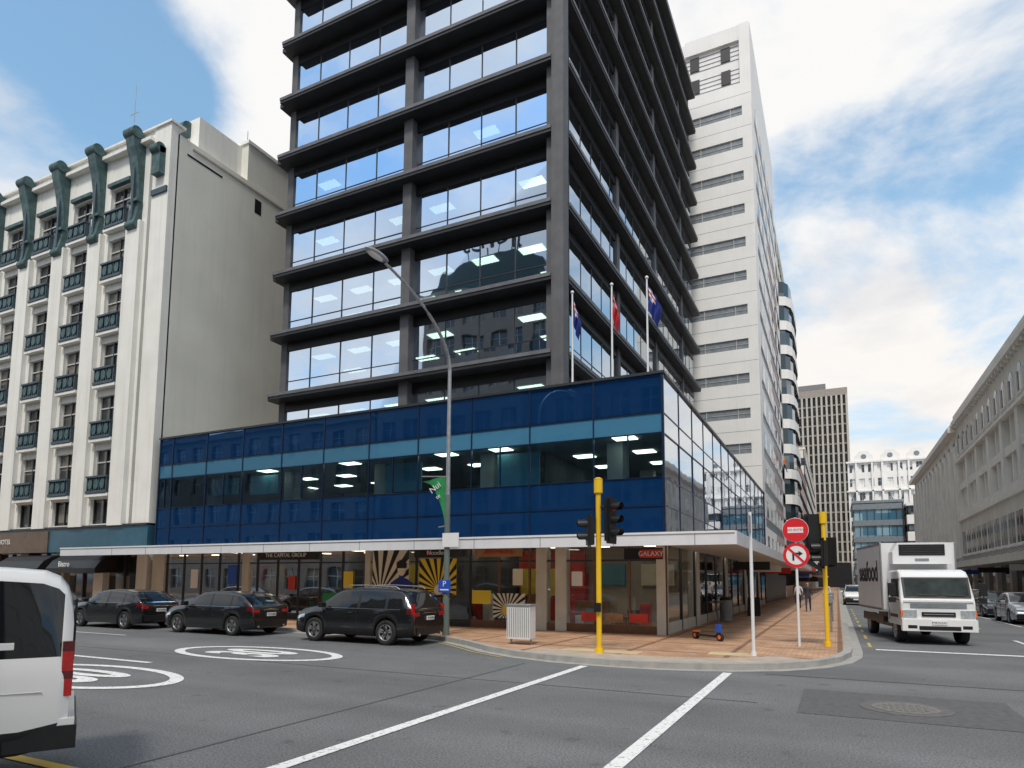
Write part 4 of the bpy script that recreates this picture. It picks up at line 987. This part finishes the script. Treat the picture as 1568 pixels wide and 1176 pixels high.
for y in (26,33):
    Pm=G('parking_meter',(-.25,y,.13)); Pm['post'].cyl((0,0,0),(0,0,1.0),.03,.03,'galv',8); Pm['head'].box(-.09,.09,-.07,.07,1.0,1.3,'stripe_gray'); Pm.done(head=.02)

# ------------------------------------------------------------------ people
def person(name,loc,rot,top_m,leg_m,stride=.22):
    J=[((0,0,.95),.125),((0,0,1.12),.115),((0,.01,1.32),.14),((0,0,1.46),.07),((0,.0,1.54),.052),((0,.02,1.63),.088),((0,.015,1.72),.075),
       ((.17,0,1.41),.06),((.22,-.08,1.14),.043),((.22,.08,.93),.034),((.22,.12,.84),.035),
       ((-.17,0,1.41),.06),((-.22,.02,1.14),.043),((-.22,.12,.93),.034),((-.22,.15,.84),.035),
       ((.09,0,.88),.09),((.10,stride*.6,.50),.06),((.10,stride*.8,.09),.042),((.10,stride*.8+.15,.05),.035),
       ((-.09,0,.88),.09),((-.10,-stride*.3,.50),.06),((-.10,-stride*1.3,.13),.042),((-.10,-stride*1.3+.14,.06),.035)]
    E_=[(0,1),(1,2),(2,3),(3,4),(4,5),(5,6),(2,7),(7,8),(8,9),(9,10),(2,11),(11,12),(12,13),(13,14),(0,15),(15,16),(16,17),(17,18),(0,19),(19,20),(20,21),(21,22)]
    me=bpy.data.meshes.new(name); me.from_pydata([j[0] for j in J],E_,[]); o=bpy.data.objects.new(name,me); scene.collection.objects.link(o)
    sk=o.modifiers.new('s','SKIN'); sv=me.skin_vertices[0].data
    for i,j in enumerate(J): sv[i].radius=(j[1],j[1]*(.8 if i in(1,2,0) else 1)); sv[i].use_root=(i==0)
    sb=o.modifiers.new('d','SUBSURF'); sb.levels=1; sb.render_levels=1
    dg=bpy.context.evaluated_depsgraph_get(); dg.update()
    m2=bpy.data.meshes.new_from_object(o.evaluated_get(dg)); o.modifiers.clear(); o.data=m2
    m2.materials.clear()
    for n_ in (top_m,leg_m,'skin','hair','black_plastic'): m2.materials.append(M[n_])
    for p_ in m2.polygons:
        c_=p_.center; p_.use_smooth=True
        i=0 if c_.z>.93 else 1
        if c_.z<.1: i=4
        if c_.z>1.5: i=2
        if c_.z>1.70 or (c_.z>1.6 and c_.y<-.02): i=3
        if abs(c_.x)>.16 and c_.z<.95: i=2
        p_.material_index=i
    o.location=loc; o.rotation_euler=(0,0,rot)
    return o
person('pedestrian',(-1.6,43,.13),PI,'shirt_dark','denim'); person('pedestrian',(-2.3,47,.13),.2,'shirt_white','shirt_dark'); person('pedestrian',(-.7,52,.13),PI,'shirt_white','denim')
person('pedestrian',(-3.0,58,.13),.1,'shirt_dark','denim')
person('rope_access_worker',(-4.7,76,13.6),-PI/2,'orange','denim',.3)
rp=MB(); rp.cyl((-4.75,76.0,14.7),(-4.75,76.0,44),.02,.02,'white_metal',5); rp.obj('access_rope')

# ------------------------------------------------------------------ world / light / camera
sd=Vector((.15,-.62,.95)).normalized()
elev=math.asin(sd.z); az=math.atan2(sd.x,sd.y)
W_=bpy.data.worlds.new('World'); scene.world=W_; W_.use_nodes=True
nt=W_.node_tree; nt.nodes.clear(); L=nt.links.new
out=N(nt,'ShaderNodeOutputWorld'); bg=N(nt,'ShaderNodeBackground'); bg.inputs[1].default_value=.14
sky=N(nt,'ShaderNodeTexSky'); sky.sky_type='NISHITA'; sky.sun_disc=False; sky.sun_elevation=elev; sky.sun_rotation=az; sky.air_density=1.2; sky.dust_density=1.0; sky.ozone_density=1.5
hs=N(nt,'ShaderNodeHueSaturation'); hs.inputs['Hue'].default_value=.487; hs.inputs['Saturation'].default_value=1.2; hs.inputs['Value'].default_value=1.45; L(sky.outputs[0],hs.inputs['Color'])
tc=N(nt,'ShaderNodeTexCoord'); sx=N(nt,'ShaderNodeSeparateXYZ'); L(tc.outputs['Generated'],sx.inputs[0])
def math_(op,a,b_=None,clamp=False):
    n=N(nt,'ShaderNodeMath',operation=op); n.use_clamp=clamp
    for i,v in enumerate((a,b_)):
        if v is None: continue
        if isinstance(v,(int,float)): n.inputs[i].default_value=v
        else: L(v,n.inputs[i])
    return n.outputs[0]
zz=math_('MAXIMUM',sx.outputs[2],0.0); den=math_('ADD',zz,.22)
cx=math_('DIVIDE',sx.outputs[0],den); cy=math_('DIVIDE',sx.outputs[1],den)
cv=N(nt,'ShaderNodeCombineXYZ'); L(cx,cv.inputs[0]); L(cy,cv.inputs[1]); cv.inputs[2].default_value=3.1
def noise(sc,det,ro,dist,off=0):
    n=N(nt,'ShaderNodeTexNoise'); n.inputs['Scale'].default_value=sc; n.inputs['Detail'].default_value=det; n.inputs['Roughness'].default_value=ro; n.inputs['Distortion'].default_value=dist
    if off:
        a=N(nt,'ShaderNodeVectorMath',operation='ADD'); a.inputs[1].default_value=(off,off*.7,0); L(cv.outputs[0],a.inputs[0]); L(a.outputs[0],n.inputs['Vector'])
    else: L(cv.outputs[0],n.inputs['Vector'])
    return n.outputs['Fac']
cl=noise(1.7,9,.58,.3)
def blob(d,pw,amt):
    dn=N(nt,'ShaderNodeVectorMath',operation='DOT_PRODUCT'); dn.inputs[1].default_value=Vector(d).normalized(); L(tc.outputs['Generated'],dn.inputs[0])
    return math_('MULTIPLY',math_('POWER',math_('MAXIMUM',dn.outputs['Value'],0),pw),amt)
msk=math_('ADD',cl,blob((-.75,.43,.56),14,.17))
msk=math_('ADD',msk,blob((-.705,.414,.574),420,-.34))
msk=math_('ADD',msk,blob((-.66,.46,.545),520,-.26))
msk=math_('ADD',msk,blob((-.74,.36,.60),420,-.20))
msk=math_('ADD',msk,blob((-.86,.43,.42),90,-.10))
msk=math_('ADD',msk,blob((.05,.93,.36),30,.05))
mr=N(nt,'ShaderNodeMapRange'); mr.interpolation_type='SMOOTHSTEP'; mr.inputs[1].default_value=.38; mr.inputs[2].default_value=.60; L(msk,mr.inputs[0])
shade=N(nt,'ShaderNodeMapRange'); shade.inputs[1].default_value=.48; shade.inputs[2].default_value=.72; L(noise(2.2,7,.55,.2,5.3),shade.inputs[0])
cc=N(nt,'ShaderNodeMixRGB'); cc.inputs[1].default_value=(6.9,6.85,6.8,1); cc.inputs[2].default_value=(4.5,4.8,5.4,1); L(shade.outputs[0],cc.inputs[0])
hz=N(nt,'ShaderNodeMapRange'); hz.inputs[1].default_value=.05; hz.inputs[2].default_value=.5; hz.inputs[3].default_value=1; hz.inputs[4].default_value=0; L(zz,hz.inputs[0])
warm=N(nt,'ShaderNodeMixRGB'); warm.inputs[2].default_value=(7.2,6.6,5.9,1); L(cc.outputs[0],warm.inputs[1]); L(math_('MULTIPLY',hz.outputs[0],.7),warm.inputs[0])
skm=N(nt,'ShaderNodeMixRGB'); skm.inputs[2].default_value=(4.2,5.6,6.9,1); L(math_('ADD',math_('MULTIPLY',hz.outputs[0],.75),.22),skm.inputs[0]); L(hs.outputs[0],skm.inputs[1])
mx=N(nt,'ShaderNodeMixRGB'); L(mr.outputs[0],mx.inputs[0]); L(skm.outputs[0],mx.inputs[1]); L(warm.outputs[0],mx.inputs[2])
L(mx.outputs[0],bg.inputs[0]); L(bg.outputs[0],out.inputs[0])
sl=bpy.data.lights.new('sun','SUN'); sl.energy=2.4; sl.angle=R(12); sl.color=(1,.93,.82)
so=bpy.data.objects.new('sun',sl); scene.collection.objects.link(so); so.rotation_euler=(-sd).to_track_quat('-Z','Y').to_euler(); so.location=(20,-20,60)
cam=bpy.data.cameras.new('camera'); cam.lens=36*1005/1568; cam.sensor_width=36; cam.sensor_fit='HORIZONTAL'; cam.shift_y=.130; cam.clip_end=6000; cam.clip_start=.05
co_=bpy.data.objects.new('camera',cam); scene.collection.objects.link(co_)
mtx=Matrix.Rotation(R(26.3),4,'Z')@Matrix.Rotation(R(95.45),4,'X')@Matrix.Rotation(R(.37),4,'Z')
mtx.translation=(0,0,1.9); co_.matrix_world=mtx
scene.camera=co_
scene.view_settings.view_transform='Standard'; scene.view_settings.look='None'; scene.view_settings.exposure=0
